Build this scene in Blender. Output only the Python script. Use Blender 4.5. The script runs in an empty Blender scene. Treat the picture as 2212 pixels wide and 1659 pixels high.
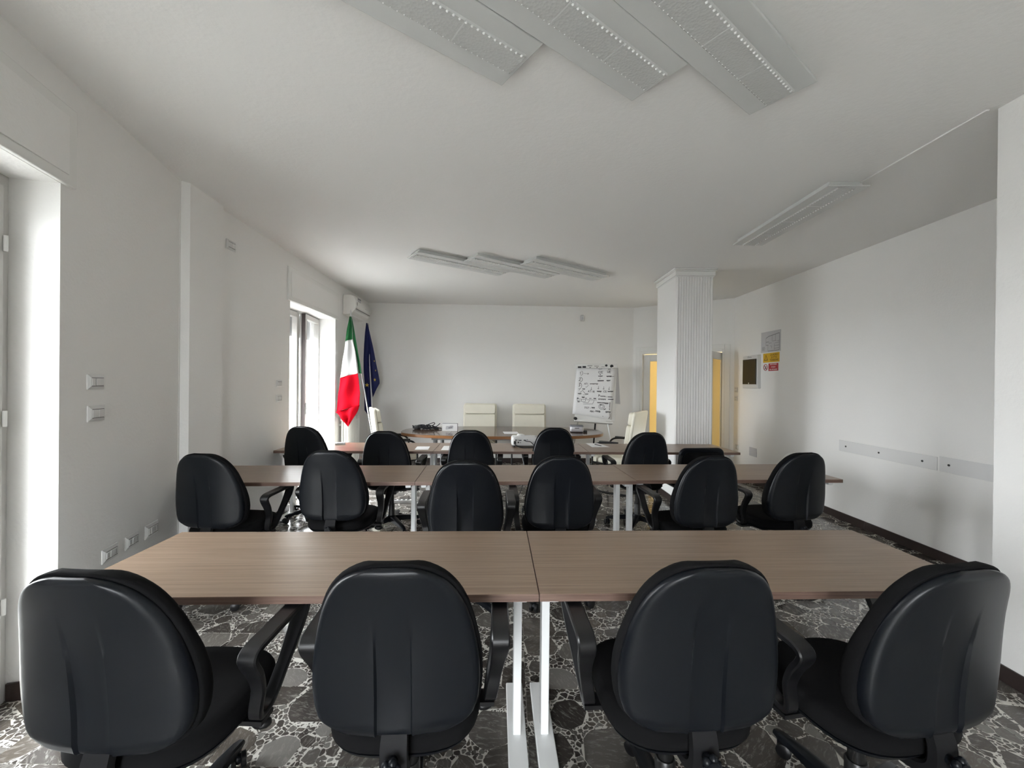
import bpy, math, random
from mathutils import Vector, Matrix

# ------------------------------------------------------------------ camera, world, light, exposure
SC = bpy.context.scene
COL = SC.collection
H_CEIL = 2.88
cam_d = bpy.data.cameras.new('camera')
cam_d.sensor_fit = 'HORIZONTAL'; cam_d.sensor_width = 36.0
cam_d.lens = 890.0 / 2212.0 * 36.0
cam_d.clip_start = 0.05
cam = bpy.data.objects.new('camera', cam_d); COL.objects.link(cam)
_p, _r = math.radians(-0.15), 0.010
_fw = Vector((0, math.cos(_p), math.sin(_p))); _r0 = Vector((1, 0, 0)); _u0 = _r0.cross(_fw)
_R = math.cos(_r) * _r0 + math.sin(_r) * _u0
_U = -math.sin(_r) * _r0 + math.cos(_r) * _u0
cam.matrix_world = Matrix(((_R.x, _U.x, -_fw.x, 0), (_R.y, _U.y, -_fw.y, 0), (_R.z, _U.z, -_fw.z, 1.46), (0, 0, 0, 1)))
SC.camera = cam

world = bpy.data.worlds.new('overcast_sky'); SC.world = world
world.use_nodes = True
_bg = world.node_tree.nodes['Background']
_bg.inputs['Color'].default_value = (0.93, 0.97, 1.0, 1)
_bg.inputs['Strength'].default_value = 31.0

SC.view_settings.view_transform = 'Standard'
SC.view_settings.look = 'None'
SC.view_settings.gamma = 1.0
SC.view_settings.use_curve_mapping = False
SC.view_settings.exposure = 0.15
SC.cycles.max_bounces = 14
SC.cycles.diffuse_bounces = 9
SC.cycles.glossy_bounces = 4
SC.cycles.transparent_max_bounces = 12


def portal(name, centre, normal, w, h):
    """daylight portal in a window opening: adds no light, only guides sampling of the sky"""
    l = bpy.data.lights.new(name, 'AREA'); l.shape = 'RECTANGLE'; l.size = w; l.size_y = h
    l.cycles.is_portal = True
    o = bpy.data.objects.new(name, l); COL.objects.link(o)
    o.location = centre
    o.rotation_euler = Vector(normal).to_track_quat('-Z', 'Y').to_euler()
    return o

random.seed(7)
PI = math.pi

# ------------------------------------------------------------------ helpers


class MB:
    def __init__(s):
        s.v = []; s.f = []; s.m = []; s.cur = 0

    def add(s, vs, fs):
        o = len(s.v)
        s.v += [tuple(v) for v in vs]
        s.f += [tuple(i + o for i in f) for f in fs]
        s.m += [s.cur] * len(fs)
        return s

    def box(s, x0, x1, y0, y1, z0, z1, M=None):
        vs = [Vector(p) for p in ((x0, y0, z0), (x1, y0, z0), (x1, y1, z0), (x0, y1, z0), (x0, y0, z1), (x1, y0, z1), (x1, y1, z1), (x0, y1, z1))]
        if M is not None: vs = [M @ v for v in vs]
        return s.add(vs, [(0, 3, 2, 1), (4, 5, 6, 7), (0, 1, 5, 4), (1, 2, 6, 5), (2, 3, 7, 6), (3, 0, 4, 7)])

    def prism(s, poly, vec):
        """poly: 3-D points counter-clockwise seen from the tip of vec"""
        vec = Vector(vec); n = len(poly)
        a = [Vector(p) for p in poly]
        return s.add(a + [p + vec for p in a], [tuple(range(n - 1, -1, -1)), tuple(range(n, 2 * n))] + [(i, (i + 1) % n, n + (i + 1) % n, n + i) for i in range(n)])

    def prism2(s, poly, z0, z1):
        return s.prism([(x, y, z0) for x, y in poly], (0, 0, z1 - z0))

    def tube(s, pts, r, n=8, closed=False):
        pts = [Vector(p) for p in pts]; k = len(pts)
        rr = r if isinstance(r, (list, tuple)) else [r] * k
        rings = []; up = None
        for i, p in enumerate(pts):
            a = pts[i - 1] if (i > 0 or closed) else p
            b = pts[(i + 1) % k] if (i < k - 1 or closed) else p
            t = (b - a)
            t = t.normalized() if t.length > 1e-9 else Vector((0, 0, 1))
            if up is None:
                up = Vector((0, 0, 1)) if abs(t.z) < 0.9 else Vector((1, 0, 0))
            x = t.cross(up)
            if x.length < 1e-6: x = t.cross(Vector((0.3, 1, 0.2)))
            x.normalize(); y = x.cross(t).normalized(); up = y
            rings.append([p + rr[i] * (math.cos(2 * PI * j / n) * x + math.sin(2 * PI * j / n) * y) for j in range(n)])
        vs = [v for r_ in rings for v in r_]
        fs = []
        for i in range(k if closed else k - 1):
            i2 = (i + 1) % k
            for j in range(n):
                fs.append((i * n + j, i * n + (j + 1) % n, i2 * n + (j + 1) % n, i2 * n + j))
        if not closed:
            fs.append(tuple(range(n - 1, -1, -1))); fs.append(tuple((k - 1) * n + j for j in range(n)))
        return s.add(vs, fs)

    def cyl(s, p0, p1, r0, r1=None, n=16):
        return s.tube([p0, p1], [r0, r0 if r1 is None else r1], n)

    def lathe(s, prof, n=20, o=(0, 0, 0), a=1.0, b=1.0, e=2.0):
        """profile of (scale, z); e>2 gives rounded-square plan"""
        vs = []; fs = []; k = len(prof)
        for (r, z) in prof:
            for j in range(n):
                th = 2 * PI * j / n; c, d = math.cos(th), math.sin(th)
                vs.append((o[0] + a * r * math.copysign(abs(c) ** (2 / e), c), o[1] + b * r * math.copysign(abs(d) ** (2 / e), d), o[2] + z))
        for i in range(k - 1):
            for j in range(n):
                fs.append((i * n + j, i * n + (j + 1) % n, (i + 1) * n + (j + 1) % n, (i + 1) * n + j))
        fs.append(tuple(range(n - 1, -1, -1))); fs.append(tuple((k - 1) * n + j for j in range(n)))
        return s.add(vs, fs)

    def ball(s, c, r, n=10, k=6, sq=(1, 1, 1)):
        prof = [(max(1e-4, math.cos(-PI / 2 + PI * i / k)), math.sin(-PI / 2 + PI * i / k)) for i in range(k + 1)]
        vs = []; fs = []
        for (cr, sz) in prof:
            for j in range(n):
                th = 2 * PI * j / n
                vs.append((c[0] + r * sq[0] * cr * math.cos(th), c[1] + r * sq[1] * cr * math.sin(th), c[2] + r * sq[2] * sz))
        for i in range(k):
            for j in range(n):
                fs.append((i * n + j, i * n + (j + 1) % n, (i + 1) * n + (j + 1) % n, (i + 1) * n + j))
        return s.add(vs, fs)

    def grid(s, P, flip=False):
        """P[i][j] points"""
        a, b = len(P), len(P[0]); fs = []
        for i in range(a - 1):
            for j in range(b - 1):
                q = (i * b + j, i * b + j + 1, (i + 1) * b + j + 1, (i + 1) * b + j)
                fs.append(q[::-1] if flip else q)
        return s.add([p for r in P for p in r], fs)

    def mesh(s, name, mats, smooth=None):
        me = bpy.data.meshes.new(name)
        me.from_pydata(s.v, [], s.f)
        for m in mats: me.materials.append(m)
        if len(mats) > 1: me.polygons.foreach_set('material_index', s.m)
        if smooth is not None:
            me.polygons.foreach_set('use_smooth', [True] * len(s.f))
            me.set_sharp_from_angle(angle=math.radians(smooth))
        me.update()
        return me

    def build(s, name, mat, parent=None, loc=None, rotz=0, smooth=None, bevel=None, kind=None, label=None):
        mats = mat if isinstance(mat, (list, tuple)) else [mat]
        o = bpy.data.objects.new(name, s.mesh(name, mats, smooth)); COL.objects.link(o)
        if parent is not None: o.parent = parent
        if loc is not None: o.location = loc
        o.rotation_euler = (0, 0, rotz)
        if bevel:
            b = o.modifiers.new('bevel', 'BEVEL'); b.width = bevel[0]; b.segments = bevel[1]
            b.limit_method = 'ANGLE'; b.angle_limit = math.radians(40)
            if smooth is None:
                o.data.polygons.foreach_set('use_smooth', [True] * len(s.f))
                o.data.set_sharp_from_angle(angle=math.radians(60))
                b.harden_normals = False
        if kind: o['kind'] = kind
        if label: o['label'] = label
        return o


def tag(o, label, cat, group=None):
    o['label'] = label; o['category'] = cat
    if group: o['group'] = group
    return o


def thing(name, label, cat, loc=(0, 0, 0), rotz=0.0, group=None):
    o = bpy.data.objects.new(name, None); COL.objects.link(o)
    o.empty_display_size = 0.1
    o.location = loc; o.rotation_euler = (0, 0, rotz)
    return tag(o, label, cat, group)


def struct(o, label=None):
    o['kind'] = 'structure'
    if label: o['label'] = label
    return o


def copy_tree(o, parent=None):
    c = o.copy(); COL.objects.link(c); c.parent = parent
    for ch in list(KIDS.get(o.name, o.children)): copy_tree(ch, c)
    return c
KIDS = {}


def catmull(pts, k=6, closed=False):
    pts = [Vector(p) for p in pts]; n = len(pts); out = []
    rng = range(n if closed else n - 1)
    for i in rng:
        p0 = pts[(i - 1) % n] if (closed or i > 0) else pts[0]
        p1 = pts[i]; p2 = pts[(i + 1) % n]
        p3 = pts[(i + 2) % n] if (closed or i < n - 2) else pts[-1]
        for j in range(k):
            t = j / k
            out.append(0.5 * ((2 * p1) + (p2 - p0) * t + (2 * p0 - 5 * p1 + 4 * p2 - p3) * t * t + (3 * p1 - p0 - 3 * p2 + p3) * t ** 3))
    if not closed: out.append(pts[-1])
    return out


def lerp_tab(tab, t):
    if t <= tab[0][0]: return tab[0][1]
    for (a, x), (b, y) in zip(tab, tab[1:]):
        if t <= b: return x + (y - x) * (t - a) / (b - a)
    return tab[-1][1]


def sstep(x, a, b):
    t = max(0.0, min(1.0, (x - a) / (b - a))); return t * t * (3 - 2 * t)

# ------------------------------------------------------------------ materials


def mat(name, col, rough=0.5, metal=0.0, spec=None, bump=None, var=None, coat=None):
    m = bpy.data.materials.new(name); m.use_nodes = True
    nt = m.node_tree; b = nt.nodes['Principled BSDF']
    b.inputs['Base Color'].default_value = (*col, 1); b.inputs['Roughness'].default_value = rough
    b.inputs['Metallic'].default_value = metal
    if spec is not None: b.inputs['Specular IOR Level'].default_value = spec
    if coat: b.inputs['Coat Weight'].default_value = coat
    geo = nt.nodes.new('ShaderNodeNewGeometry')
    if var:       # (scale, amount, detail)
        n = nt.nodes.new('ShaderNodeTexNoise'); n.inputs['Scale'].default_value = var[0]; n.inputs['Detail'].default_value = 5
        nt.links.new(geo.outputs['Position'], n.inputs['Vector'])
        mx = nt.nodes.new('ShaderNodeMix'); mx.data_type = 'RGBA'
        mx.inputs['A'].default_value = (*[max(0, c * (1 - var[1])) for c in col], 1)
        mx.inputs['B'].default_value = (*[min(1, c * (1 + var[1])) for c in col], 1)
        nt.links.new(n.outputs['Fac'], mx.inputs['Factor']); nt.links.new(mx.outputs['Result'], b.inputs['Base Color'])
    if bump:      # (scale, strength, distance)
        n = nt.nodes.new('ShaderNodeTexNoise'); n.inputs['Scale'].default_value = bump[0]; n.inputs['Detail'].default_value = 4
        nt.links.new(geo.outputs['Position'], n.inputs['Vector'])
        bp = nt.nodes.new('ShaderNodeBump'); bp.inputs['Strength'].default_value = bump[1]; bp.inputs['Distance'].default_value = bump[2]
        nt.links.new(n.outputs['Fac'], bp.inputs['Height']); nt.links.new(bp.outputs['Normal'], b.inputs['Normal'])
    return m


def mat_wood(name, c0, c1, rough, grain=(2.0, 90.0, 90.0), spec=0.5):
    m = mat(name, c0, rough, spec=spec); nt = m.node_tree; b = nt.nodes['Principled BSDF']
    tc = nt.nodes.new('ShaderNodeTexCoord'); mp = nt.nodes.new('ShaderNodeMapping')
    mp.inputs['Scale'].default_value = grain
    nt.links.new(tc.outputs['Object'], mp.inputs['Vector'])
    oi = nt.nodes.new('ShaderNodeObjectInfo')
    ad = nt.nodes.new('ShaderNodeVectorMath'); ad.operation = 'ADD'
    nt.links.new(mp.outputs['Vector'], ad.inputs[0]); nt.links.new(oi.outputs['Random'], ad.inputs[1])
    n1 = nt.nodes.new('ShaderNodeTexNoise'); n1.inputs['Scale'].default_value = 1.0; n1.inputs['Detail'].default_value = 6; n1.inputs['Roughness'].default_value = 0.7
    nt.links.new(ad.outputs['Vector'], n1.inputs['Vector'])
    rp = nt.nodes.new('ShaderNodeValToRGB')
    rp.color_ramp.elements[0].position = 0.32; rp.color_ramp.elements[0].color = (*c0, 1)
    rp.color_ramp.elements[1].position = 0.66; rp.color_ramp.elements[1].color = (*c1, 1)
    nt.links.new(n1.outputs['Fac'], rp.inputs['Fac']); nt.links.new(rp.outputs['Color'], b.inputs['Base Color'])
    bp = nt.nodes.new('ShaderNodeBump'); bp.inputs['Strength'].default_value = 0.12; bp.inputs['Distance'].default_value = 0.0004
    nt.links.new(n1.outputs['Fac'], bp.inputs['Height']); nt.links.new(bp.outputs['Normal'], b.inputs['Normal'])
    return m


def mat_stone():
    """dark marble fragments: tone from the piece, pale veins from noise"""
    m = mat('marble_fragment', (0.06, 0.055, 0.05), 0.14); nt = m.node_tree; b = nt.nodes['Principled BSDF']
    at = nt.nodes.new('ShaderNodeAttribute'); at.attribute_name = 'tone'
    oi = nt.nodes.new('ShaderNodeObjectInfo')
    ad = nt.nodes.new('ShaderNodeMath'); ad.operation = 'ADD'
    ml = nt.nodes.new('ShaderNodeMath'); ml.operation = 'MULTIPLY'; ml.inputs[1].default_value = 0.37
    nt.links.new(oi.outputs['Random'], ml.inputs[0])
    nt.links.new(at.outputs['Fac'], ad.inputs[0]); nt.links.new(ml.outputs[0], ad.inputs[1])
    fr = nt.nodes.new('ShaderNodeMath'); fr.operation = 'FRACT'; nt.links.new(ad.outputs[0], fr.inputs[0])
    rp = nt.nodes.new('ShaderNodeValToRGB'); cr = rp.color_ramp
    cr.elements[0].position = 0.0; cr.elements[0].color = (0.045, 0.039, 0.035, 1)
    cr.elements[1].position = 1.0; cr.elements[1].color = (0.22, 0.21, 0.195, 1)
    e = cr.elements.new(0.35); e.color = (0.070, 0.060, 0.052, 1)
    e = cr.elements.new(0.6); e.color = (0.115, 0.107, 0.098, 1)
    e = cr.elements.new(0.8); e.color = (0.090, 0.076, 0.062, 1)
    nt.links.new(fr.outputs[0], rp.inputs['Fac'])
    geo = nt.nodes.new('ShaderNodeNewGeometry')
    # rotate the vein direction with the tone so that neighbours differ
    cb = nt.nodes.new('ShaderNodeVectorRotate'); cb.rotation_type = 'Z_AXIS'
    mu = nt.nodes.new('ShaderNodeMath'); mu.operation = 'MULTIPLY'; mu.inputs[1].default_value = 40.0
    nt.links.new(fr.outputs[0], mu.inputs[0]); nt.links.new(mu.outputs[0], cb.inputs['Angle'])
    nt.links.new(geo.outputs['Position'], cb.inputs['Vector'])
    mp = nt.nodes.new('ShaderNodeMapping'); mp.inputs['Scale'].default_value = (1.0, 3.2, 1.0)
    nt.links.new(cb.outputs['Vector'], mp.inputs['Vector'])
    n = nt.nodes.new('ShaderNodeTexNoise'); n.inputs['Scale'].default_value = 22; n.inputs['Detail'].default_value = 8; n.inputs['Roughness'].default_value = 0.72; n.inputs['Distortion'].default_value = 0.8
    nt.links.new(mp.outputs['Vector'], n.inputs['Vector'])
    r2 = nt.nodes.new('ShaderNodeValToRGB'); r2.color_ramp.elements[0].position = 0.52; r2.color_ramp.elements[0].color = (0, 0, 0, 1)
    r2.color_ramp.elements[1].position = 0.80; r2.color_ramp.elements[1].color = (1, 1, 1, 1)
    nt.links.new(n.outputs['Fac'], r2.inputs['Fac'])
    mx = nt.nodes.new('ShaderNodeMix'); mx.data_type = 'RGBA'
    nt.links.new(r2.outputs['Color'], mx.inputs['Factor'])
    nt.links.new(rp.outputs['Color'], mx.inputs['A']); mx.inputs['B'].default_value = (0.40, 0.385, 0.355, 1)
    nt.links.new(mx.outputs['Result'], b.inputs['Base Color'])
    return m


def mat_chips():
    """cream cement bed full of tiny dark chips, between the marble fragments"""
    m = mat('chip_cement', (0.5, 0.48, 0.44), 0.2); nt = m.node_tree; b = nt.nodes['Principled BSDF']
    geo = nt.nodes.new('ShaderNodeNewGeometry')
    v = nt.nodes.new('ShaderNodeTexVoronoi'); v.feature = 'DISTANCE_TO_EDGE'; v.inputs['Scale'].default_value = 70
    nt.links.new(geo.outputs['Position'], v.inputs['Vector'])
    v2 = nt.nodes.new('ShaderNodeTexVoronoi'); v2.inputs['Scale'].default_value = 70
    nt.links.new(geo.outputs['Position'], v2.inputs['Vector'])
    r = nt.nodes.new('ShaderNodeValToRGB'); r.color_ramp.elements[0].position = 0.10; r.color_ramp.elements[1].position = 0.16
    nt.links.new(v.outputs['Distance'], r.inputs['Fac'])
    sp = nt.nodes.new('ShaderNodeSeparateColor'); nt.links.new(v2.outputs['Color'], sp.inputs['Color'])
    g = nt.nodes.new('ShaderNodeMath'); g.operation = 'GREATER_THAN'; g.inputs[1].default_value = 0.45
    nt.links.new(sp.outputs['Red'], g.inputs[0])
    f = nt.nodes.new('ShaderNodeMath'); f.operation = 'MULTIPLY'
    nt.links.new(r.outputs['Color'], f.inputs[0]); nt.links.new(g.outputs[0], f.inputs[1])
    mx = nt.nodes.new('ShaderNodeMix'); mx.data_type = 'RGBA'
    nt.links.new(f.outputs[0], mx.inputs['Factor'])
    mx.inputs['A'].default_value = (0.68, 0.66, 0.61, 1); mx.inputs['B'].default_value = (0.11, 0.10, 0.09, 1)
    nt.links.new(mx.outputs['Result'], b.inputs['Base Color'])
    return m


def mat_glass(name='window_glass', tint=(1, 1, 1)):
    m = bpy.data.materials.new(name); m.use_nodes = True; nt = m.node_tree
    nt.nodes.remove(nt.nodes['Principled BSDF']); out = nt.nodes['Material Output']
    t = nt.nodes.new('ShaderNodeBsdfTransparent'); t.inputs['Color'].default_value = (*tint, 1)
    g = nt.nodes.new('ShaderNodeBsdfGlossy'); g.inputs['Roughness'].default_value = 0.02
    lw = nt.nodes.new('ShaderNodeLayerWeight'); lw.inputs['Blend'].default_value = 0.5
    pw_ = nt.nodes.new('ShaderNodeMath'); pw_.operation = 'POWER'; pw_.inputs[1].default_value = 5.0
    nt.links.new(lw.outputs['Facing'], pw_.inputs[0])
    fr = nt.nodes.new('ShaderNodeMath'); fr.operation = 'MULTIPLY_ADD'; fr.inputs[1].default_value = 0.5; fr.inputs[2].default_value = 0.03
    nt.links.new(pw_.outputs[0], fr.inputs[0])
    mx = nt.nodes.new('ShaderNodeMixShader')
    nt.links.new(fr.outputs[0], mx.inputs[0]); nt.links.new(t.outputs[0], mx.inputs[1]); nt.links.new(g.outputs[0], mx.inputs[2])
    nt.links.new(mx.outputs[0], out.inputs['Surface'])
    return m


def mat_frosted():
    m = bpy.data.materials.new('amber_frosted_glass'); m.use_nodes = True; nt = m.node_tree
    b = nt.nodes['Principled BSDF']; b.inputs['Base Color'].default_value = (0.82, 0.66, 0.36, 1); b.inputs['Roughness'].default_value = 0.3
    out = nt.nodes['Material Output']
    t = nt.nodes.new('ShaderNodeBsdfTranslucent'); t.inputs['Color'].default_value = (0.92, 0.80, 0.52, 1)
    mx = nt.nodes.new('ShaderNodeMixShader'); mx.inputs[0].default_value = 0.65
    nt.links.new(b.outputs[0], mx.inputs[1]); nt.links.new(t.outputs[0], mx.inputs[2]); nt.links.new(mx.outputs[0], out.inputs['Surface'])
    return m


def mat_lens():
    m = mat('prismatic_acrylic', (0.55, 0.56, 0.55), 0.16); nt = m.node_tree; b = nt.nodes['Principled BSDF']
    tc = nt.nodes.new('ShaderNodeTexCoord')
    v = nt.nodes.new('ShaderNodeTexVoronoi'); v.inputs['Scale'].default_value = 85
    nt.links.new(tc.outputs['Object'], v.inputs['Vector'])
    bp = nt.nodes.new('ShaderNodeBump'); bp.inputs['Strength'].default_value = 0.35; bp.inputs['Distance'].default_value = 0.004
    nt.links.new(v.outputs['Distance'], bp.inputs['Height']); nt.links.new(bp.outputs['Normal'], b.inputs['Normal'])
    return m


M = dict(
    wall=mat('white_wall_paint', (0.83, 0.825, 0.81), 0.75, spec=0.25, bump=(60, 0.35, 0.004)),
    ceil=mat('white_ceiling_paint', (0.80, 0.795, 0.78), 0.85, spec=0.2, bump=(45, 0.35, 0.004)),
    base=mat('dark_brown_baseboard', (0.030, 0.020, 0.018), 0.35, var=(14, 0.3)),
    trim=mat('white_lacquer', (0.78, 0.78, 0.76), 0.3),
    wframe=mat('aged_white_window_frame', (0.52, 0.51, 0.49), 0.35),
    plate=mat('white_switch_plastic', (0.66, 0.66, 0.65), 0.35),
    dark=mat('dark_slot', (0.02, 0.02, 0.02), 0.5),
    chips=mat_chips(), stone=mat_stone(),
    top=mat_wood('walnut_laminate', (0.175, 0.120, 0.084), (0.285, 0.205, 0.148), 0.33),
    edge=mat_wood('walnut_edge_band', (0.10, 0.058, 0.044), (0.22, 0.145, 0.115), 0.4, grain=(3, 30, 160)),
    white_metal=mat('white_powder_coat', (0.86, 0.87, 0.87), 0.35),
    grey_metal=mat('grey_powder_coat', (0.33, 0.34, 0.35), 0.4),
    chrome=mat('brushed_steel', (0.55, 0.55, 0.55), 0.3, metal=1.0),
    shell=mat('black_chair_plastic', (0.0048, 0.0060, 0.0085), 0.34, bump=(900, 0.12, 0.0006), spec=0.28),
    arm=mat('black_arm_plastic', (0.006, 0.006, 0.007), 0.33, bump=(700, 0.1, 0.0004)),
    fabric=mat('black_upholstery', (0.0045, 0.0045, 0.005), 0.95, spec=0.15, bump=(1500, 0.3, 0.0006)),
    matte=mat('matte_black_steel', (0.006, 0.006, 0.007), 0.7, spec=0.25),
    frame_black=mat('black_tube', (0.008, 0.008, 0.008), 0.35),
    cream=mat('cream_leather', (0.72, 0.69, 0.58), 0.38, bump=(28, 0.25, 0.006), var=(6, 0.06)),
    oval=mat_wood('dark_walnut_gloss', (0.075, 0.045, 0.032), (0.14, 0.088, 0.062), 0.12, grain=(2, 14, 14)),
    oval_edge=mat_wood('cherry_edge', (0.20, 0.085, 0.03), (0.32, 0.15, 0.06), 0.3, grain=(2, 3, 60)),
    paper=mat('white_paper', (0.82, 0.82, 0.82), 0.8, spec=0.1),
    greypaper=mat('pale_grey_paper', (0.55, 0.55, 0.57), 0.6),
    ink=mat('black_marker_ink', (0.015, 0.015, 0.018), 0.7),
    inkgrey=mat('grey_print_ink', (0.20, 0.20, 0.22), 0.8),
    green=mat('flag_green', (0.005, 0.075, 0.020), 0.7, spec=0.2, bump=(300, 0.2, 0.001)),
    fwhite=mat('flag_white', (0.50, 0.50, 0.495), 0.7, spec=0.2, bump=(300, 0.2, 0.001)),
    red=mat('flag_red', (0.30, 0.002, 0.008), 0.8, spec=0.03, bump=(300, 0.2, 0.001)),
    blue=mat('flag_blue', (0.007, 0.011, 0.075), 0.6, spec=0.25, bump=(300, 0.2, 0.001)),
    gold=mat('star_gold', (0.62, 0.47, 0.06), 0.6),
    sign_y=mat('warning_yellow', (0.70, 0.42, 0.01), 0.5), sign_r=mat('prohibition_red', (0.42, 0.01, 0.025), 0.5),
    glass=mat_glass(), frosted=mat_frosted(), lens=mat_lens(),
    smoke=mat('smoked_plastic', (0.012, 0.012, 0.011), 0.28),
    slat=mat('grey_shutter_slat', (0.20, 0.20, 0.20), 0.6),
    seal=mat('dark_brown_seal', (0.035, 0.022, 0.020), 0.6),
    fixture=mat('light_grey_fixture', (0.60, 0.61, 0.60), 0.45),
    bead=mat('acrylic_bead', (0.86, 0.87, 0.86), 0.06),
    ac=mat('air_conditioner_plastic', (0.72, 0.71, 0.68), 0.35),
    corridor=mat('cream_corridor_paint', (0.80, 0.74, 0.58), 0.8),
    facade=mat('pale_facade_render', (0.72, 0.68, 0.58), 0.9, var=(0.4, 0.1)),
    asphalt=mat('grey_street', (0.22, 0.22, 0.215), 0.9, var=(0.8, 0.15)),
    facade_win=mat('facade_window', (0.10, 0.12, 0.14), 0.2),
    strip=mat('clear_grey_strip', (0.76, 0.76, 0.755), 0.25),
    strip2=mat('matt_grey_strip', (0.72, 0.72, 0.72), 0.3),
    silver=mat('silver_plastic', (0.58, 0.58, 0.60), 0.3, metal=0.3),
)

# ------------------------------------------------------------------ room shell
LN0 = Vector((-2.058, 1.769, 0)); LND = Vector((-0.261, 0.9653, 0)); LNN = Vector((0.9653, 0.261, 0))     # near left wall
LF0 = Vector((-2.424, 3.467, 0)); LFD = Vector((-0.0451, 0.999, 0)); LFN = Vector((0.999, 0.0451, 0))      # far left wall
BK0 = Vector((-2.603, 7.435, 0)); BK1 = Vector((2.252, 7.673, 0)); BKD = (BK1 - BK0).normalized(); BKN = Vector((BKD.y, -BKD.x, 0))
DR0 = BK1; DR1 = Vector((3.62, 6.715, 0)); DRD = (DR1 - DR0).normalized(); DRN = Vector((DRD.y, -DRD.x, 0))


def frame_matrix(o, d, n):
    """local x along the wall, local y into the room, z up"""
    return Matrix(((d.x, n.x, 0, o.x), (d.y, n.y, 0, o.y), (0, 0, 1, 0), (0, 0, 0, 1)))
MLN = frame_matrix(LN0, LND, LNN); MLF = frame_matrix(LF0, LFD, LFN); MBK = frame_matrix(BK0, BKD, BKN); MDR = frame_matrix(DR0, DRD, DRN)
MRT = frame_matrix(Vector((3.62, 0, 0)), Vector((0, 1, 0)), Vector((-1, 0, 0)))          # right wall: local x = world y


def wall_pieces(mb, Mx, s0, s1, thick, openings=(), z1=H_CEIL):
    """wall slab whose face is at local y=0, thickness behind it"""
    cur = s0
    for (a, b, za, zb) in sorted(openings):
        mb.box(cur, a, -thick, 0, 0, z1, Mx)
        if za > 0.001: mb.box(a, b, -thick, 0, 0, za, Mx)
        mb.box(a, b, -thick, 0, zb, z1, Mx)
        cur = b
    mb.box(cur, s1, -thick, 0, 0, z1, Mx)
    return mb

W1 = (-0.62, 0.142, 0.0, 2.362)        # near window opening in near left wall coordinates
W2 = (1.115, 2.43, 0.0, 2.345)
struct(wall_pieces(MB(), MLN, -2.2, 1.26, 0.32, [W1]).build('wall_left', M['wall']))
struct(wall_pieces(MB(), MLF, -0.07, 4.30, 0.34, [W2]).build('wall_left_far', M['wall']))
struct(MB().prism2([(-2.70, 2.93), (-2.37, 2.93), (-2.376, 2.946), (-2.339, 2.983), (-2.368, 3.366), (-2.425, 3.395), (-2.70, 3.40)], 0, H_CEIL).build('wall_pilaster', M['wall']))
struct(wall_pieces(MB(), MBK, -0.4, 4.861, 0.3).build('wall_back', M['wall']))
DOOR = (0.13, 1.535, 0.0, 2.06)
struct(wall_pieces(MB(), MDR, 0.0, 1.69, 0.16, [DOOR]).build('wall_door', M['wall']))
struct(MB().box(3.62, 3.92, 2.1, 6.72, 0, H_CEIL).build('wall_right', M['wall']))
struct(MB().box(2.46, 3.92, -2.5, 2.1, 0, H_CEIL).build('wall_right_near', M['wall']))
# behind the camera
RW = (2.50, 3.80, 0.0, 2.36)          # wide glazed doors in the wall behind the camera
MRL = frame_matrix(Vector((2.46, -2.2, 0)), Vector((-1, 0, 0)), Vector((0, 1, 0)))
struct(MB().box(-1.80, -1.484, -2.5, -0.33, 0, H_CEIL).build('wall_left_rear', M['wall']))
struct(wall_pieces(MB(), MRL, -0.1, 3.95, 0.32, [RW]).build('wall_rear', M['wall']))
struct(MB().box(-3.2, 4.0, -3.4, 8.1, H_CEIL, H_CEIL + 0.25).build('ceiling', M['ceil']))

for nm, Mx, w in (('portal_near', MLN, W1), ('portal_far', MLF, W2), ('portal_rear', MRL, RW)):
    c = Mx @ Vector(((w[0] + w[1]) / 2, -0.42, (w[2] + w[3]) / 2))
    n = (Mx.to_3x3() @ Vector((0, 1, 0)))
    portal(nm, c, n, (w[1] - w[0]) + 0.1, w[3] - w[2])

# baseboards
BH = 0.082


def baseboard(name, Mx, s0, s1, skip=(), step=1.0):
    root = None; cur = s0; segs = []
    for a, b in sorted(skip): segs.append((cur, a)); cur = b
    segs.append((cur, s1))
    root = bpy.data.objects.new(name, None); COL.objects.link(root); root['kind'] = 'structure'
    for a, b in segs:
        x = a
        while x < b - 1e-4:
            e = min(b, x + step)
            if b - e < 0.25: e = b
            MB().box(x + 0.001, e - 0.001, 0, 0.012, 0, BH, Mx).build('baseboard_tile', M['base'], root, bevel=(0.002, 1))
            x = e
    return root
baseboard('baseboard_left', MLN, W1[1], 1.2)
baseboard('baseboard_left_far', MLF, 0.0, 3.965, [(W2[0], W2[1])])
baseboard('baseboard_back', MBK, 0.02, 4.85)
baseboard('baseboard_door', MDR, 0.01, 1.65, [(0.05, 1.61)])
baseboard('baseboard_right', MRT, 2.12, 6.71, step=1.04)
baseboard('baseboard_right_near', frame_matrix(Vector((2.46, 0, 0)), Vector((0, 1, 0)), Vector((-1, 0, 0))), -2.19, 2.1)
_rv = MB().box(0, 0.18, 0, 0.012, 0, BH, frame_matrix(MLN @ Vector((W1[1], 0, 0)), -LNN, -LND))
struct(_rv.build('baseboard_reveal', M['base'], bevel=(0.002, 1)))
struct(MB().prism2([(-2.40, 2.93), (-2.372, 2.934), (-2.331, 2.976), (-2.36, 3.375), (-2.43, 3.40)], 0, BH).build('baseboard_pilaster', M['base']))

# ------------------------------------------------------------------ floor: 41 cm tiles cast with broken marble
struct(MB().box(-3.2, 4.0, -3.4, 9.8, -0.12, -0.004).build('floor', M['chips']))
FLOOR = bpy.data.objects['floor']
TS = 0.41


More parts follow.
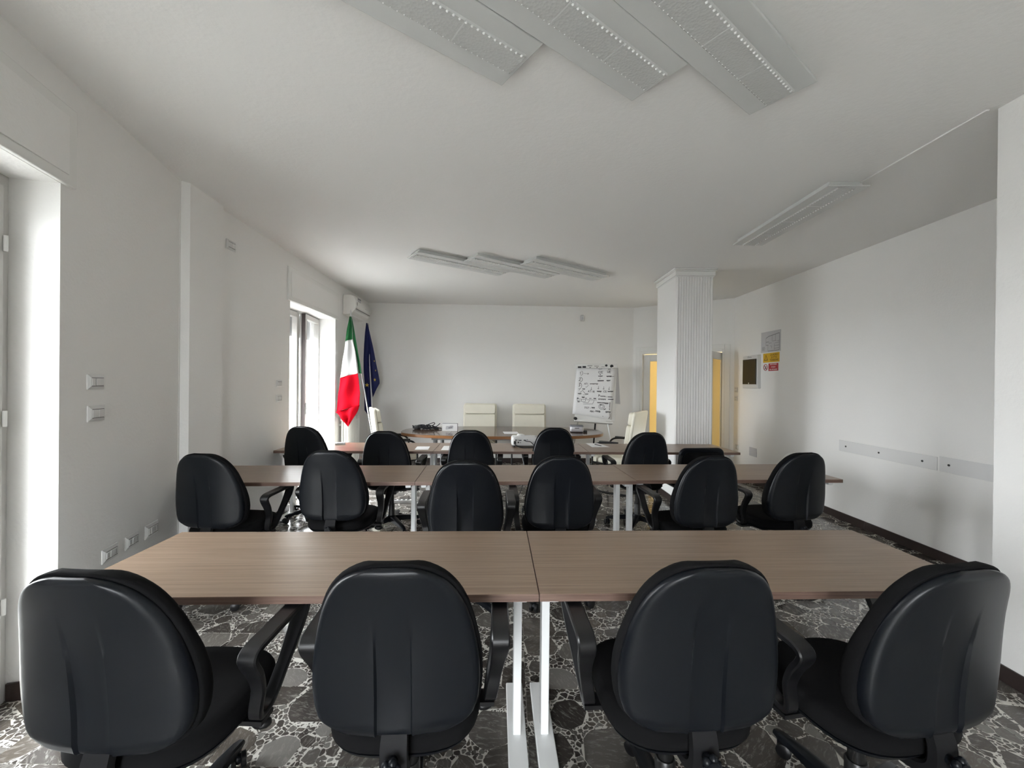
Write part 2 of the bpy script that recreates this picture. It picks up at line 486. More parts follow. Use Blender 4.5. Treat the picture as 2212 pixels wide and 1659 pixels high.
def clip_poly(poly, a, b, c):
    """keep a*x+b*y<=c"""
    out = []; n = len(poly)
    for i in range(n):
        p, q = poly[i], poly[(i + 1) % n]
        dp = a * p[0] + b * p[1] - c; dq = a * q[0] + b * q[1] - c
        if dp <= 0: out.append(p)
        if (dp < 0 < dq) or (dq < 0 < dp):
            t = dp / (dp - dq); out.append((p[0] + t * (q[0] - p[0]), p[1] + t * (q[1] - p[1])))
    return out


def area(p): return abs(sum(p[i][0] * p[(i + 1) % len(p)][1] - p[(i + 1) % len(p)][0] * p[i][1] for i in range(len(p)))) / 2


def chaikin(p, k=0.16):
    out = []
    for i in range(len(p)):
        a, b = p[i], p[(i + 1) % len(p)]
        out.append((a[0] + k * (b[0] - a[0]), a[1] + k * (b[1] - a[1]))); out.append((b[0] - k * (b[0] - a[0]), b[1] - k * (b[1] - a[1])))
    return out


def tile_variant(seed):
    rnd = random.Random(seed); h = TS / 2; pts = []

    def throw(r, tries, slack):
        for _ in range(tries):
            x, y = rnd.uniform(-h, h), rnd.uniform(-h, h)
            if all((x - a) ** 2 + (y - b) ** 2 > (slack * (r + q)) ** 2 for a, b, q in pts): pts.append((x, y, r)); return
    for _ in range(5): throw(rnd.uniform(0.075, 0.125), 50, rnd.uniform(0.78, 1.05))
    for _ in range(8): throw(rnd.uniform(0.026, 0.05), 40, rnd.uniform(0.85, 1.1))
    for _ in range(120): throw(rnd.uniform(0.006, 0.015), 25, 0.9)
    big = []; small = []
    for i, (x, y, r) in enumerate(pts):
        e = h - 0.0012
        poly = [(-e, -e), (e, -e), (e, e), (-e, e)]
        g = 0.0012 + 0.0012 * (r < 0.02)
        for j, (a, b, q) in enumerate(pts):
            if i == j: continue
            dx, dy = a - x, b - y; L = math.hypot(dx, dy)
            d = (L * L + r * r - q * q) / (2 * L) - g * rnd.uniform(0.5, 1.5)
            poly = clip_poly(poly, dx / L, dy / L, (dx * x + dy * y) / L + d)
            if len(poly) < 3: break
        if len(poly) >= 3 and r > 0.024:      # broken edges: cut straight facets
            a0 = rnd.uniform(0, 2 * PI); nf = rnd.choice((4, 5, 5, 6))
            for q in range(nf):
                an = a0 + 2 * PI * q / nf + rnd.uniform(-0.35, 0.35)
                poly = clip_poly(poly, math.cos(an), math.sin(an), math.cos(an) * x + math.sin(an) * y + r * rnd.uniform(0.72, 1.05))
                if len(poly) < 3: break
        if len(poly) < 3: continue
        ar = area(poly)
        if ar < 0.00003: continue
        poly = chaikin(poly, 0.2 if ar < 0.0006 else 0.06)
        (big if ar > 0.0035 else small).append((poly, rnd.random()))
    return big, small


def stone_mesh(name, polys, mats, base):
    mb = MB()
    h = TS / 2 - 0.0011
    tones = []
    if base:
        mb.cur = 0; mb.box(-h, h, -h, h, -0.02, -0.0007); tones += [0.0] * 6
    mb.cur = 1 if base else 0
    for poly, tone in polys:
        n = len(poly)
        if base:
            mb.add([(x, y, 0.0) for x, y in poly], [tuple(range(n))]); tones.append(tone)
        else:
            mb.add([(x, y, -0.0015) for x, y in poly] + [(x, y, 0.0) for x, y in poly], [tuple(range(n, 2 * n))] + [(i, (i + 1) % n, n + (i + 1) % n, n + i) for i in range(n)])
            tones += [tone] * (n + 1)
    me = mb.mesh(name, mats)
    at = me.attributes.new('tone', 'FLOAT', 'FACE'); at.data.foreach_set('value', tones)
    return me

NV = 9
VAR = [tile_variant(100 + k) for k in range(NV)]
TILE_FULL = [stone_mesh('floor_tile', b + s, [M['chips'], M['stone']], True) for b, s in VAR]
TILE_BED = [stone_mesh('floor_tile', s, [M['chips'], M['stone']], True) for b, s in VAR]
STONES = [[stone_mesh('stone', [p], [M['stone']], False) for p in b] for b, s in VAR]
ROOM = [(-1.47, -0.36), (-2.03, 1.66), (-2.37, 2.95), (-2.43, 3.47), (-2.60, 7.43), (2.25, 7.67), (3.62, 6.72), (3.62, 2.1), (2.46, 2.1), (2.46, -0.36)]


def inside(x, y):
    r = False; n = len(ROOM)
    for i in range(n):
        (x1, y1), (x2, y2) = ROOM[i], ROOM[(i + 1) % n]
        if (y1 > y) != (y2 > y) and x < (x2 - x1) * (y - y1) / (y2 - y1) + x1: r = not r
    return r
nst = 0
OX, OY = 0.08, 1.965        # a tile corner seen between the front table feet
cells = []
for iy in range(-5, 15):
    for ix in range(-8, 10):
        cx, cy = OX + (ix + 0.5) * TS, OY + (iy + 0.5) * TS
        if cy < 0.25: continue
        if any(inside(cx + a * TS * 0.5, cy + b * TS * 0.5) for a in (-1, 0, 1) for b in (-1, 0, 1)): cells.append((cx, cy))
cells.sort(key=lambda c: abs(c[1] - 1.5) + 0.15 * abs(c[0]))
for (cx, cy) in cells:
    k = random.randrange(NV); rz = random.randrange(4) * PI / 2
    near = 0.75 < cy < 2.9 and nst + len(STONES[k]) <= 300
    o = bpy.data.objects.new('floor_tile', (TILE_BED if near else TILE_FULL)[k]); COL.objects.link(o)
    o.parent = FLOOR; o.location = (cx, cy, 0); o.rotation_euler = (0, 0, rz)
    if near:
        for me in STONES[k]:
            c = bpy.data.objects.new('stone', me); COL.objects.link(c); c.parent = o; nst += 1

# ------------------------------------------------------------------ windows


def french_window(name, Mx, w, depth, shutter_to=None, ajar=False, handle=True):
    s0, s1, z0, z1 = w
    root = struct(bpy.data.objects.new(name, None)); COL.objects.link(root)
    y0, y1 = -depth - 0.05, -depth
    f = MB()
    f.box(s0, s0 + 0.05, y0, y1, 0, z1, Mx); f.box(s1 - 0.05, s1, y0, y1, 0, z1, Mx); f.box(s0 + 0.05, s1 - 0.05, y0, y1, z1 - 0.05, z1, Mx)
    f.box(s0 + 0.05, s1 - 0.05, y0, y1, 0, 0.03, Mx)
    f.build('window_frame', M['wframe'], root, bevel=(0.004, 2))
    mid = (s0 + s1) / 2
    for k, (a, b) in enumerate(((s0 + 0.052, mid - 0.006), (mid + 0.006, s1 - 0.052))):
        st = 0.065
        m2 = Mx
        if ajar and k == 1:
            hinge = Mx @ Vector((b, y1, 0))
            m2 = Matrix.Translation(hinge) @ Matrix.Rotation(math.radians(6), 4, 'Z') @ Matrix.Translation(-hinge) @ Mx
        g = MB()
        ya, yb = y0 + 0.004, y1 + 0.022
        g.box(a, a + st, ya, yb, 0.034, z1 - 0.054, m2); g.box(b - st, b, ya, yb, 0.034, z1 - 0.054, m2)
        g.box(a + st, b - st, ya, yb, z1 - 0.054 - st, z1 - 0.054, m2); g.box(a + st, b - st, ya, yb, 0.034, 0.034 + 0.1, m2)
        sash = g.build('sash', M['wframe'], root, bevel=(0.006, 2))
        MB().box(a + st - 0.005, b - st + 0.005, ya + 0.02, ya + 0.028, 0.13, z1 - 0.05 - st, m2).build('pane', M['glass'], sash)
        if k == 1:
            MB().box(a - 0.006, a + 0.002, yb - 0.044, yb + 0.001, 0.034, z1 - 0.056, m2).build('gasket', M['seal'], sash)
            if handle:
                h = MB(); hz = 1.10
                h.box(a + 0.02, a + 0.045, yb, yb + 0.012, hz - 0.07, hz + 0.07, m2)
                h.cyl(m2 @ Vector((a + 0.032, yb, hz)), m2 @ Vector((a + 0.032, yb + 0.055, hz)), 0.007, n=10)
                h.tube([m2 @ Vector((a + 0.032, yb + 0.052, hz + 0.055)), m2 @ Vector((a + 0.032, yb + 0.060, hz)), m2 @ Vector((a + 0.032, yb + 0.052, hz - 0.055))], 0.008, 8)
                h.build('handle', M['chrome'], sash, smooth=40)
    if shutter_to:
        z = z1 - 0.03; 
        while z > shutter_to:
            MB().box(s0 + 0.02, s1 - 0.02, y0 - 0.075, y0 - 0.062, z - 0.046, z + 0.001, Mx).build('shutter_slat', M['slat'], root)
            z -= 0.045
    return root
W1root = french_window('window_1', MLN, W1, 0.185, shutter_to=2.2)
W2root = french_window('window_2', MLF, (W2[0] + 0.05, W2[1] + 0.09, 0, W2[3] + 0.04), 0.25, shutter_to=2.08, ajar=True)
W3root = french_window('window_3', MRL, RW, 0.2, handle=False)
# hinges of the near window
for z in (2.05, 1.28, 0.45):
    MB().cyl(MLN @ Vector((W1[1] - 0.056, -0.155, z - 0.035)), MLN @ Vector((W1[1] - 0.056, -0.155, z + 0.035)), 0.008, n=10).build('hinge', M['trim'], W1root, smooth=40)
# shutter boxes (roller blind housings above the openings)


def shutter_box(Mx, a, b, z0, z1, root):
    p = MB().box(a, b, 0, 0.022, z0, z1, Mx).build('shutter_box', M['trim'], root, bevel=(0.004, 2))
    MB().box(a + 0.055, b - 0.055, 0.022, 0.028, z0 + 0.045, z1 - 0.05, Mx).build('inspection_panel', M['wall'], p, bevel=(0.002, 1))
shutter_box(MLN, W1[0] - 0.05, W1[1] + 0.065, 2.362, 2.73, W1root)
shutter_box(MLF, 1.045, 2.50, 2.347, 2.72, W2root)
portal_done = True

# ------------------------------------------------------------------ door and corridor
root = struct(bpy.data.objects.new('door_1', None)); COL.objects.link(root)
f = MB()
f.box(DOOR[0], DOOR[0] + 0.045, -0.16, 0.01, 0, DOOR[3], MDR); f.box(DOOR[1] - 0.045, DOOR[1], -0.16, 0.01, 0, DOOR[3], MDR)
f.box(DOOR[0] + 0.045, DOOR[1] - 0.045, -0.16, 0.01, DOOR[3] - 0.045, DOOR[3], MDR)
f.build('door_frame', M['trim'], root, bevel=(0.004, 2))
f = MB()
f.box(DOOR[0] - 0.075, DOOR[0] + 0.005, 0, 0.018, 0, DOOR[3] + 0.075, MDR); f.box(DOOR[1] - 0.005, DOOR[1] + 0.075, 0, 0.018, 0, DOOR[3] + 0.075, MDR)
f.box(DOOR[0] + 0.005, DOOR[1] - 0.005, 0, 0.018, DOOR[3] - 0.005, DOOR[3] + 0.075, MDR)
f.build('door_casing', M['trim'], root, bevel=(0.006, 2))


def leaf(w, Mx, parent, hinge_right):
    g = MB(); st = 0.115
    g.box(0, st, -0.04, 0, 0.01, 2.0, Mx); g.box(w - st, w, -0.04, 0, 0.01, 2.0, Mx)
    g.box(st, w - st, -0.04, 0, 2.0 - 0.12, 2.0, Mx); g.box(st, w - st, -0.04, 0, 0.01, 0.42, Mx)
    lf = g.build('door_leaf', M['trim'], parent, bevel=(0.004, 2))
    MB().box(st - 0.005, w - st + 0.005, -0.024, -0.016, 0.415, 1.885, Mx).build('pane', M['frosted'], lf)
    hx = 0.05 if hinge_right else w - 0.05
    h = MB(); h.box(hx - 0.02, hx + 0.02, 0, 0.006, 0.92, 1.14, Mx)
    h.tube([Mx @ Vector((hx, 0.0, 1.05)), Mx @ Vector((hx, 0.05, 1.05)), Mx @ Vector((hx + (0.11 if hinge_right else -0.11), 0.052, 1.045))], 0.009, 8)
    h.build('handle', M['chrome'], lf, smooth=40)
leaf(0.655, MDR @ Matrix.Translation((DOOR[0] + 0.047, -0.06, 0)), root, False)
hinge = Matrix.Translation((DOOR[1] - 0.047, -0.155, 0))
leaf(0.655, MDR @ hinge @ Matrix.Rotation(math.radians(-82), 4, 'Z') @ Matrix.Rotation(PI, 4, 'Z') @ Matrix.Translation((0, 0.04, 0)), root, True)
co = MB()
co.box(-0.6, 2.4, -2.1, -2.0, 0, 2.6, MDR); co.box(-0.7, -0.6, -2.1, -0.31, 0, 2.6, MDR); co.box(2.4, 2.5, -2.1, -0.16, 0, 2.6, MDR)
co.box(-0.6, 0.0, -0.34, -0.31, 0, 2.6, MDR); co.box(1.69, 2.4, -0.2, -0.16, 0, 2.6, MDR)
struct(co.build('wall_corridor', M['corridor']))
struct(MB().box(-0.7, 2.5, -2.1, -0.16, 2.6, 2.7, MDR).build('ceiling_corridor', M['ceil']))
lamp = thing('ceiling_lamp', 'round corridor ceiling lamp glowing warm beyond the double door', 'lamp', MDR @ Vector((0.95, -1.2, 2.6)))
MB().lathe([(0.5, -0.02), (1.0, -0.012), (1.0, 0.0)], 20, a=0.15, b=0.15).build('lamp_base', M['trim'], lamp, smooth=40)
MB().lathe([(0.05, -0.10), (0.6, -0.09), (0.92, -0.055), (0.97, -0.02)], 20, a=0.14, b=0.14).build('lamp_shade', M['bead'], lamp, smooth=60)
ld = bpy.data.lights.new('corridor_light', 'POINT'); ld.energy = 22; ld.color = (1.0, 0.86, 0.62); ld.shadow_soft_size = 0.12
lo = bpy.data.objects.new('corridor_light', ld); COL.objects.link(lo); lo.parent = lamp; lo.location = (0, 0, -0.25)

# ------------------------------------------------------------------ column
cx0, cx1, cy0, cy1 = 1.995, 2.448, 5.035, 5.68
col = MB()
col.box(cx0, cx1, cy0 + 0.012, cy1, 0, H_CEIL)
nr = 14; pw = (cx1 - cx0) / nr
for i in range(nr):
    a = cx0 + i * pw
    prof = [(a + pw * t, cy0 + 0.012 - 0.016 * math.sin(PI * t) ** 0.6) for t in (0.12, 0.2, 0.35, 0.5, 0.65, 0.8, 0.88)]
    col.prism2(prof + [(a + pw * 0.88, cy0 + 0.013), (a + pw * 0.12, cy0 + 0.013)], 0.08, H_CEIL - 0.10)
column = struct(col.build('column', M['wall'], smooth=35), 'white square column with a fluted front face')
cr = MB()
for (e, za, zb) in ((0.006, 2.775, 2.79), (0.018, 2.79, 2.845), (0.032, 2.845, 2.862), (0.038, 2.862, H_CEIL)):
    cr.box(cx0 - e, cx1 + e, cy0 - e, cy1 + e, za, zb)
cr.build('crown_moulding', M['trim'], column, bevel=(0.006, 2))
MB().box(cx0 - 0.01, cx1 + 0.01, cy0 - 0.01, cy1 + 0.01, 0, BH).build('baseboard_column', M['base'], column, bevel=(0.002, 1))

# ------------------------------------------------------------------ ceiling lights
LA = Vector((0.806, 0.592, 0)).normalized()
ANG = math.atan2(LA.y, LA.x)


def make_light(name='ceiling_light'):
    t = thing(name, 'x', 'ceiling light')
    L2, W2_ = 0.61, 0.146
    # tray: flat wide wings with a sunk channel
    b = MB()
    b.box(-L2, L2, -W2_, W2_, -0.012, 0.0); b.box(-L2 + 0.03, L2 - 0.03, -W2_ + 0.03, W2_ - 0.03, 0.0, 0.035)
    b.build('housing', M['fixture'], t, bevel=(0.003, 2))
    MB().prism([(-L2 + 0.02, -0.064, -0.0115), (-L2 + 0.02, -0.058, -0.019), (-L2 + 0.02, 0.058, -0.019), (-L2 + 0.02, 0.064, -0.0115)], (2 * L2 - 0.04, 0, 0)).build('lens', M['lens'], t)
    r = MB()
    n = 44
    for i in range(n):
        x = -L2 + 0.04 + (2 * L2 - 0.08) * i / (n - 1)
        r.ball((x, -0.054, -0.0185), 0.0062, 7, 4)
        r.ball((x + 0.012, 0.056, -0.0175), 0.004, 6, 4)
    r.build('prism_beads', M['bead'], t, smooth=60, kind='stuff')
    for x in (-0.3, 0.0, 0.3):
        MB().box(x - 0.0025, x + 0.0025, -0.06, 0.062, -0.0202, -0.012).build('clip', M['fixture'], t)
    return t
light0 = make_light()
KIDS_L = list(light0.children)
bpy.context.view_layer.update()


def place_light(x, y, rz, label, group, first=[True]):
    o = light0 if first[0] else copy_tree(light0)
    first[0] = False
    o.location = (x, y, H_CEIL - 0.035); o.rotation_euler = (0, 0, rz); o['label'] = label
    if group: o['group'] = group
    return o
LB = Vector((-LA.y, LA.x, 0))
ends = [((0.103, 1.686), (-0.052, 1.897)), ((0.732, 1.779), (0.577, 1.993)), ((1.361, 1.869), (1.198, 2.094))]
for (p, q), lab in zip(ends, ('ceiling light panel nearest the window wall in the front group of three', 'middle ceiling light panel of the front group of three', 'ceiling light panel nearest the right wall in the front group of three')):
    m = (Vector((*p, 0)) + Vector((*q, 0))) / 2 - LA * 0.61
    place_light(m.x, m.y, ANG, lab, 'front group of ceiling lights')
for k, lab in enumerate(('far ceiling light panel nearest the flags, leftmost of its stepped trio', 'middle ceiling light panel of the far stepped trio', 'far ceiling light panel nearest the column in its stepped trio')):
    st = Vector((-1.007, 4.356, 0)) + (Vector((0.612, 0.107, 0)) * k if k < 2 else Vector((1.259, 0.203, 0)))
    m = st + LA * 0.61 + LB * 0.146
    place_light(m.x, m.y, ANG, lab, 'far group of ceiling lights')
place_light(2.30, 3.44, PI / 2, 'single ceiling light panel between column and right wall', None)
o = MB().box(2.40, 2.42, 2.1, 2.87, H_CEIL - 0.01, H_CEIL).build('cable_trunking', M['ceil'], bevel=(0.003, 1))
tag(o, 'thin white cable trunking on the ceiling leading to the single light panel', 'cable trunking')

# ------------------------------------------------------------------ wall fittings


def fitting(name, label, cat, Mx, s0, s1, z0, z1, mods=3, group=None, screw=False, style='switch'):
    """bevelled cover plate with modules, built in wall coordinates"""
    t = thing(name, label, cat, group=group)
    t.matrix_world = Mx @ Matrix.Translation(((s0 + s1) / 2, 0, (z0 + z1) / 2))
    w, h = (s1 - s0) / 2, (z1 - z0) / 2
    b = 0.22 * h * 2
    pl = MB()
    pl.add([(-w, 0, -h), (w, 0, -h), (w, 0, h), (-w, 0, h), (-w, 0.004, -h), (w, 0.004, -h), (w, 0.004, h), (-w, 0.004, h),
            (-w + b * 0.8, 0.012, -h + b), (w - b * 0.8, 0.012, -h + b), (w - b * 0.8, 0.012, h - b), (-w + b * 0.8, 0.012, h - b)],
           [(0, 3, 2, 1), (0, 1, 5, 4), (1, 2, 6, 5), (2, 3, 7, 6), (3, 0, 4, 7), (4, 5, 9, 8), (5, 6, 10, 9), (6, 7, 11, 10), (7, 4, 8, 11), (8, 9, 10, 11)][0:])
    for i, fc in enumerate(pl.f): pl.f[i] = tuple(reversed(fc))
    pl.build('cover_plate', M['plate'], t)
    iw = (2 * w - b * 1.6) * 0.92 / mods; x = -iw * mods / 2
    for k in range(mods):
        m = MB().box(x + 0.0012, x + iw - 0.0012, 0.010, 0.0145 if k != 1 else 0.0165, -h + b + 0.003, h - b - 0.003).build('module', M['plate'], t, bevel=(0.0012, 1))
        if style == 'socket':
            hm = MB()
            for dz in (-0.008, 0, 0.008): hm.cyl((x + iw / 2, 0.0135, dz), (x + iw / 2, 0.0152, dz), 0.0022, n=8)
            hm.build('socket_hole', M['dark'], m)
        x += iw
    MB().box(-iw * mods / 2, iw * mods / 2, 0.0105, 0.0128, h - b - 0.002, h - b + 0.0005).build('slot_line', M['dark'], t)
    MB().box(-iw * mods / 2, iw * mods / 2, 0.0105, 0.0128, -h + b - 0.0005, -h + b + 0.002).build('slot_line', M['dark'], t)
    return t
G = 'wall plates on the near window wall'
fitting('light_switch', 'white light switch plate, upper of two by the near window', 'switch', MLN, 0.314, 0.434, 1.405, 1.482, 3, G)
fitting('light_switch', 'white light switch plate, lower of two by the near window', 'switch', MLN, 0.318, 0.440, 1.240, 1.322, 2, G)
fitting('wall_socket', 'white wall socket just above the front table corner, nearest the window', 'socket', MLN, 0.430, 0.556, 0.472, 0.547, 3, G, style='socket')
fitting('wall_socket', 'white wall socket, middle of three low ones by the front table', 'socket', MLN, 0.621, 0.745, 0.470, 0.546, 3, G, style='socket')
fitting('wall_socket', 'white wall socket, farthest of three low ones, beside a chair', 'socket', MLN, 0.812, 0.955, 0.462, 0.545, 4, G, style='socket')
fitting('light_switch', 'small white switch plate, upper of two before the far window', 'switch', MLF, 0.830, 0.943, 1.390, 1.466, 3, 'switches before the far window')
fitting('light_switch', 'small white switch plate, lower of two before the far window', 'switch', MLF, 0.831, 0.945, 1.233, 1.314, 2, 'switches before the far window')
fitting('wall_socket', 'white cover plate high on the wall beside the pilaster', 'wall plate', MLF, 0.012, 0.136, 2.574, 2.655, 2)
fitting('light_switch', 'small white switch, upper of two beside the open door', 'switch', MRT, 6.60, 6.69, 1.345, 1.425, 1, 'switches beside the door')
fitting('light_switch', 'small white switch, lower of two beside the open door', 'switch', MRT, 6.60, 6.69, 1.205, 1.282, 1, 'switches beside the door')
fitting('wall_socket', 'small low wall socket behind the last desk beside the door', 'socket', MRT, 6.56, 6.65, 0.43, 0.51, 1, style='socket')
o = thing('blank_plate', 'pale grey blank junction cover low on the right wall', 'wall plate')
o.matrix_world = MRT @ Matrix.Translation((6.165, 0, 0.462))
MB().box(-0.095, 0.095, 0, 0.005, -0.064, 0.064).build('cover_plate', M['greypaper'], o, bevel=(0.002, 1))
for a in (-0.085, 0.085):
    MB().cyl((a, 0.004, 0), (a, 0.0065, 0), 0.004, n=8).build('screw', M['grey_metal'], o)
# protective strips on the right wall
for lab, a, b, z0, z1, mt, sc in (('long pale grey wall guard strip on the right wall', 3.495, 4.545, 0.752, 0.868, 'strip', (3.62, 4.05, 4.45)), ('short grey wall guard strip beside the pillar corner', 2.75, 3.478, 0.752, 0.880, 'strip2', (3.40, 2.85))):
    o = thing('wall_guard', lab, 'wall guard', group='wall guard strips')
    MB().box(a, b, 0, 0.006, z0, z1, MRT).build('strip', M[mt], o, bevel=(0.002, 1))
    for s in sc:
        MB().cyl(MRT @ Vector((s, 0.005, (z0 + z1) / 2)), MRT @ Vector((s, 0.010, (z0 + z1) / 2)), 0.009, n=10).build('screw', M['dark'], o)

# text as flat print


def text_mesh(name, body, size, Mx, mt, parent, spacing=1.0, ext=0.0004):
    cu = bpy.data.curves.new(name, 'FONT'); cu.body = body; cu.size = size; cu.align_x = 'CENTER'; cu.align_y = 'CENTER'
    cu.extrude = ext; cu.space_character = spacing; cu.resolution_u = 3
    tmp = bpy.data.objects.new(name + '_curve', cu); COL.objects.link(tmp)
    dg = bpy.context.evaluated_depsgraph_get()
    me = bpy.data.meshes.new_from_object(tmp.evaluated_get(dg))
    bpy.data.objects.remove(tmp)
    me.transform(Mx); me.materials.clear(); me.materials.append(mt)
    o = bpy.data.objects.new(name, me); COL.objects.link(o); o.parent = parent
    return o


def on_right_wall(y, z, off):
    """text matrix: reads left to right for someone facing +x (text x = -world y)"""
    return Matrix(((0, 0, -1, 3.62 - off), (-1, 0, 0, y), (0, 1, 0, z), (0, 0, 0, 1)))

# distribution board
o = thing('distribution_board', 'white wall electrical panel with a smoked door beside the safety signs', 'electrical panel')
MB().box(5.992, 6.372, 0, 0.055, 1.415, 1.908, MRT).build('case', M['plate'], o, bevel=(0.008, 2))
d = MB().box(6.012, 6.352, 0.055, 0.068, 1.475, 1.850, MRT).build('smoked_door', M['smoke'], o, bevel=(0.004, 2))
MB().box(6.175, 6.19, 0.068, 0.074, 1.48, 1.50, MRT).build('latch', M['plate'], d)
text_mesh('brand_print', 'BTicino', 0.034, on_right_wall(6.19, 1.881, 0.0556), M['inkgrey'], o)
# floor plan sheet
o = thing('floor_plan_sheet', 'pale evacuation floor plan sheet with thin lines above the yellow sign', 'sheet')
MB().box(5.556, 5.995, 0.0005, 0.002, 1.93, 2.222, MRT).build('paper', M['greypaper'], o)
ln = MB()


def plan(x0, y0, x1, y1, w=0.004):
    # plan coordinates 0..1 from the sheet's top left
    P = lambda u, v: (5.985 - u * 0.42, 2.215 - v * 0.28)
    (a, za), (b, zb) = P(x0, y0), P(x1, y1)
    d = Vector((b - a, zb - za)); L = d.length
    if L < 1e-6: return
    n = Vector((-d.y, d.x)) / L * w / 2
    pts = [(a + n.x, za + n.y), (b + n.x, zb + n.y), (b - n.x, zb - n.y), (a - n.x, za - n.y)]
    ln.prism([MRT @ Vector((p[0], 0.002, p[1])) for p in pts], MRT.to_3x3() @ Vector((0, 0.0005, 0)))
for seg in ((.25, .30, .40, .22, .008), (.40, .22, .95, .13, .008), (.25, .30, .25, .66), (.25, .50, .40, .50, .007), (.25, .66, .38, .66, .007), (.40, .57, .55, .57), (.36, .66, .36, .96), (.36, .96, .68, .96, .007), (.95, .13, .95, .96, .006),
            (.58, .20, .58, .48), (.75, .18, .75, .48), (.58, .48, .80, .48), (.70, .62, .70, .96), (.70, .96, .95, .96, .006), (.70, .72, .95, .72), (.70, .86, .95, .86), (.85, .50, .95, .50), (.72, .60, .95, .58), (.48, .72, .55, .72), (.55, .72, .55, .84),
            (.03, .74, .20, .74), (.03, .78, .18, .78), (.03, .82, .22, .82), (.03, .86, .17, .86), (.03, .90, .19, .90)):
    plan(*seg)
ln.build('plan_lines', M['inkgrey'], o)
# warning signs
o = thing('warning_sign', 'yellow electrical warning sign with black triangle above the red sign', 'sign', group='safety signs')
MB().box(5.580, 5.942, 0.0005, 0.0025, 1.786, 1.916, MRT).build('sign_plate', M['sign_y'], o)
tr = MB(); cyt, czt = 5.876, 1.842
for (r, off, mk) in ((0.054, 0.0028, 0), (0.038, 0.0031, 1)):
    tr.cur = mk
    pts = [MRT @ Vector((cyt + r * math.sin(a) * -0.95, off, czt + r * math.cos(a))) for a in (0, 2 * PI / 3, 4 * PI / 3)]
    tr.prism(pts, MRT.to_3x3() @ Vector((0, 0.0002, 0)))
tr.cur = 0
tr.prism([MRT @ Vector((cyt + a, 0.0034, czt + b)) for a, b in ((-0.003, 0.022), (0.006, 0.0), (0.001, 0.0), (0.004, -0.016), (-0.006, 0.004), (-0.001, 0.004))][::-1], MRT.to_3x3() @ Vector((0, 0.0002, 0)))
tr.build('warning_triangle', [M['ink'], M['sign_y']], o)
for body, z, sz in (('QUADRO', 1.888, 0.040), ('SOTTO', 1.852, 0.040), ('TENSIONE', 1.815, 0.040)):
    text_mesh('lettering', body, sz, on_right_wall(5.695, z, 0.0027), M['ink'], o)
o = thing('prohibition_sign', 'red and white prohibition sign under the yellow sign', 'sign', group='safety signs')
MB().box(5.590, 5.942, 0.0005, 0.0025, 1.655, 1.778, MRT).build('sign_plate', M['paper'], o)
MB().box(5.600, 5.815, 0.0025, 0.0030, 1.664, 1.770, MRT).build('red_panel', M['sign_r'], o)
rg = MB(); cyt, czt = 5.882, 1.717
rg.tube([MRT @ Vector((cyt + 0.043 * math.cos(a), 0.003, czt + 0.043 * math.sin(a))) for a in [2 * PI * i / 28 for i in range(28)]], 0.0045, 6, closed=True)
rg.tube([MRT @ Vector((cyt - 0.03, 0.003, czt - 0.03)), MRT @ Vector((cyt + 0.03, 0.003, czt + 0.03))], 0.004, 6)
rg.build('prohibition_ring', M['sign_r'], o, smooth=60)
fg = MB()
fg.tube([MRT @ Vector((cyt + a, 0.003, czt + b)) for a, b in ((0.02, -0.025), (0.0, 0.0), (-0.022, 0.012))], 0.004, 6)
fg.tube([MRT @ Vector((cyt + a, 0.003, czt + b)) for a, b in ((-0.014, -0.028), (0.0, 0.0), (0.016, 0.02))], 0.004, 6)
fg.build('pictogram', M['ink'], o)
for body, z in (('NON USARE', 1.754), ('ACQUA', 1.718), ('PER SPEGNERE', 1.682)):
    text_mesh('lettering', body, 0.026, on_right_wall(5.708, z, 0.0032), M['paper'], o)

# motion sensor on the back wall
o = thing('motion_sensor', 'small white motion sensor high on the back wall', 'sensor')
o.matrix_world = MBK @ Matrix.Translation((3.89, 0, 2.668))
MB().lathe([(0.9, -0.052), (1.0, -0.045), (1.0, 0.03), (0.85, 0.05), (0.5, 0.058)], 16, (0, 0.028, 0), a=0.036, b=0.028, e=2.6).build('body', M['plate'], o, smooth=50)
MB().lathe([(0.7, -0.04), (1.0, -0.03), (1.0, 0.005), (0.7, 0.015)], 12, (0, 0.045, 0), a=0.022, b=0.016).build('lens', M['greypaper'], o, smooth=50)

# air conditioner
o = thing('air_conditioner', 'white wall air conditioner in the far corner above the flags', 'air conditioner')
prof = [(0, 2.760), (0.125, 2.760), (0.175, 2.735), (0.198, 2.67), (0.200, 2.60), (0.185, 2.54), (0.13, 2.478), (0.06, 2.462), (0, 2.462)]
MB().prism([MLF @ Vector((2.705, y, z)) for y, z in prof][::-1], LFD * 0.72).build('body', M['ac'], o, bevel=(0.008, 2))
pf = [(0.150, 2.752), (0.178, 2.737), (0.2015, 2.67), (0.2035, 2.605), (0.192, 2.56)]
pn = MB()
pn.grid([[MLF @ Vector((s, y + 0.001, z)) for y, z in pf] for s in (2.725, 3.41)])
fp = pn.build('front_panel', M['ac'], o, smooth=60); sm = fp.modifiers.new('thick', 'SOLIDIFY'); sm.thickness = 0.006
MB().box(2.72, 3.41, 0.186, 0.192, 2.548, 2.556, MLF).build('panel_gap', M['dark'], o)
pv = MB(); pv.prism([MLF @ Vector((2.735, y, z)) for y, z in ((0.09, 2.466), (0.18, 2.532), (0.184, 2.528), (0.094, 2.461))], LFD * 0.66)
pv.build('air_flap', M['trim'], o)
MB().box(2.76, 2.90, 0.200, 0.2065, 2.665, 2.72, MLF).build('energy_label', M['greypaper'], o)
MB().box(2.765, 2.895, 0.2065, 0.2072, 2.70, 2.716, MLF).build('label_print', M['inkgrey'], o)
MB().box(2.73, 2.742, 0.204, 0.207, 2.60, 2.65, MLF).build('display', M['dark'], o)
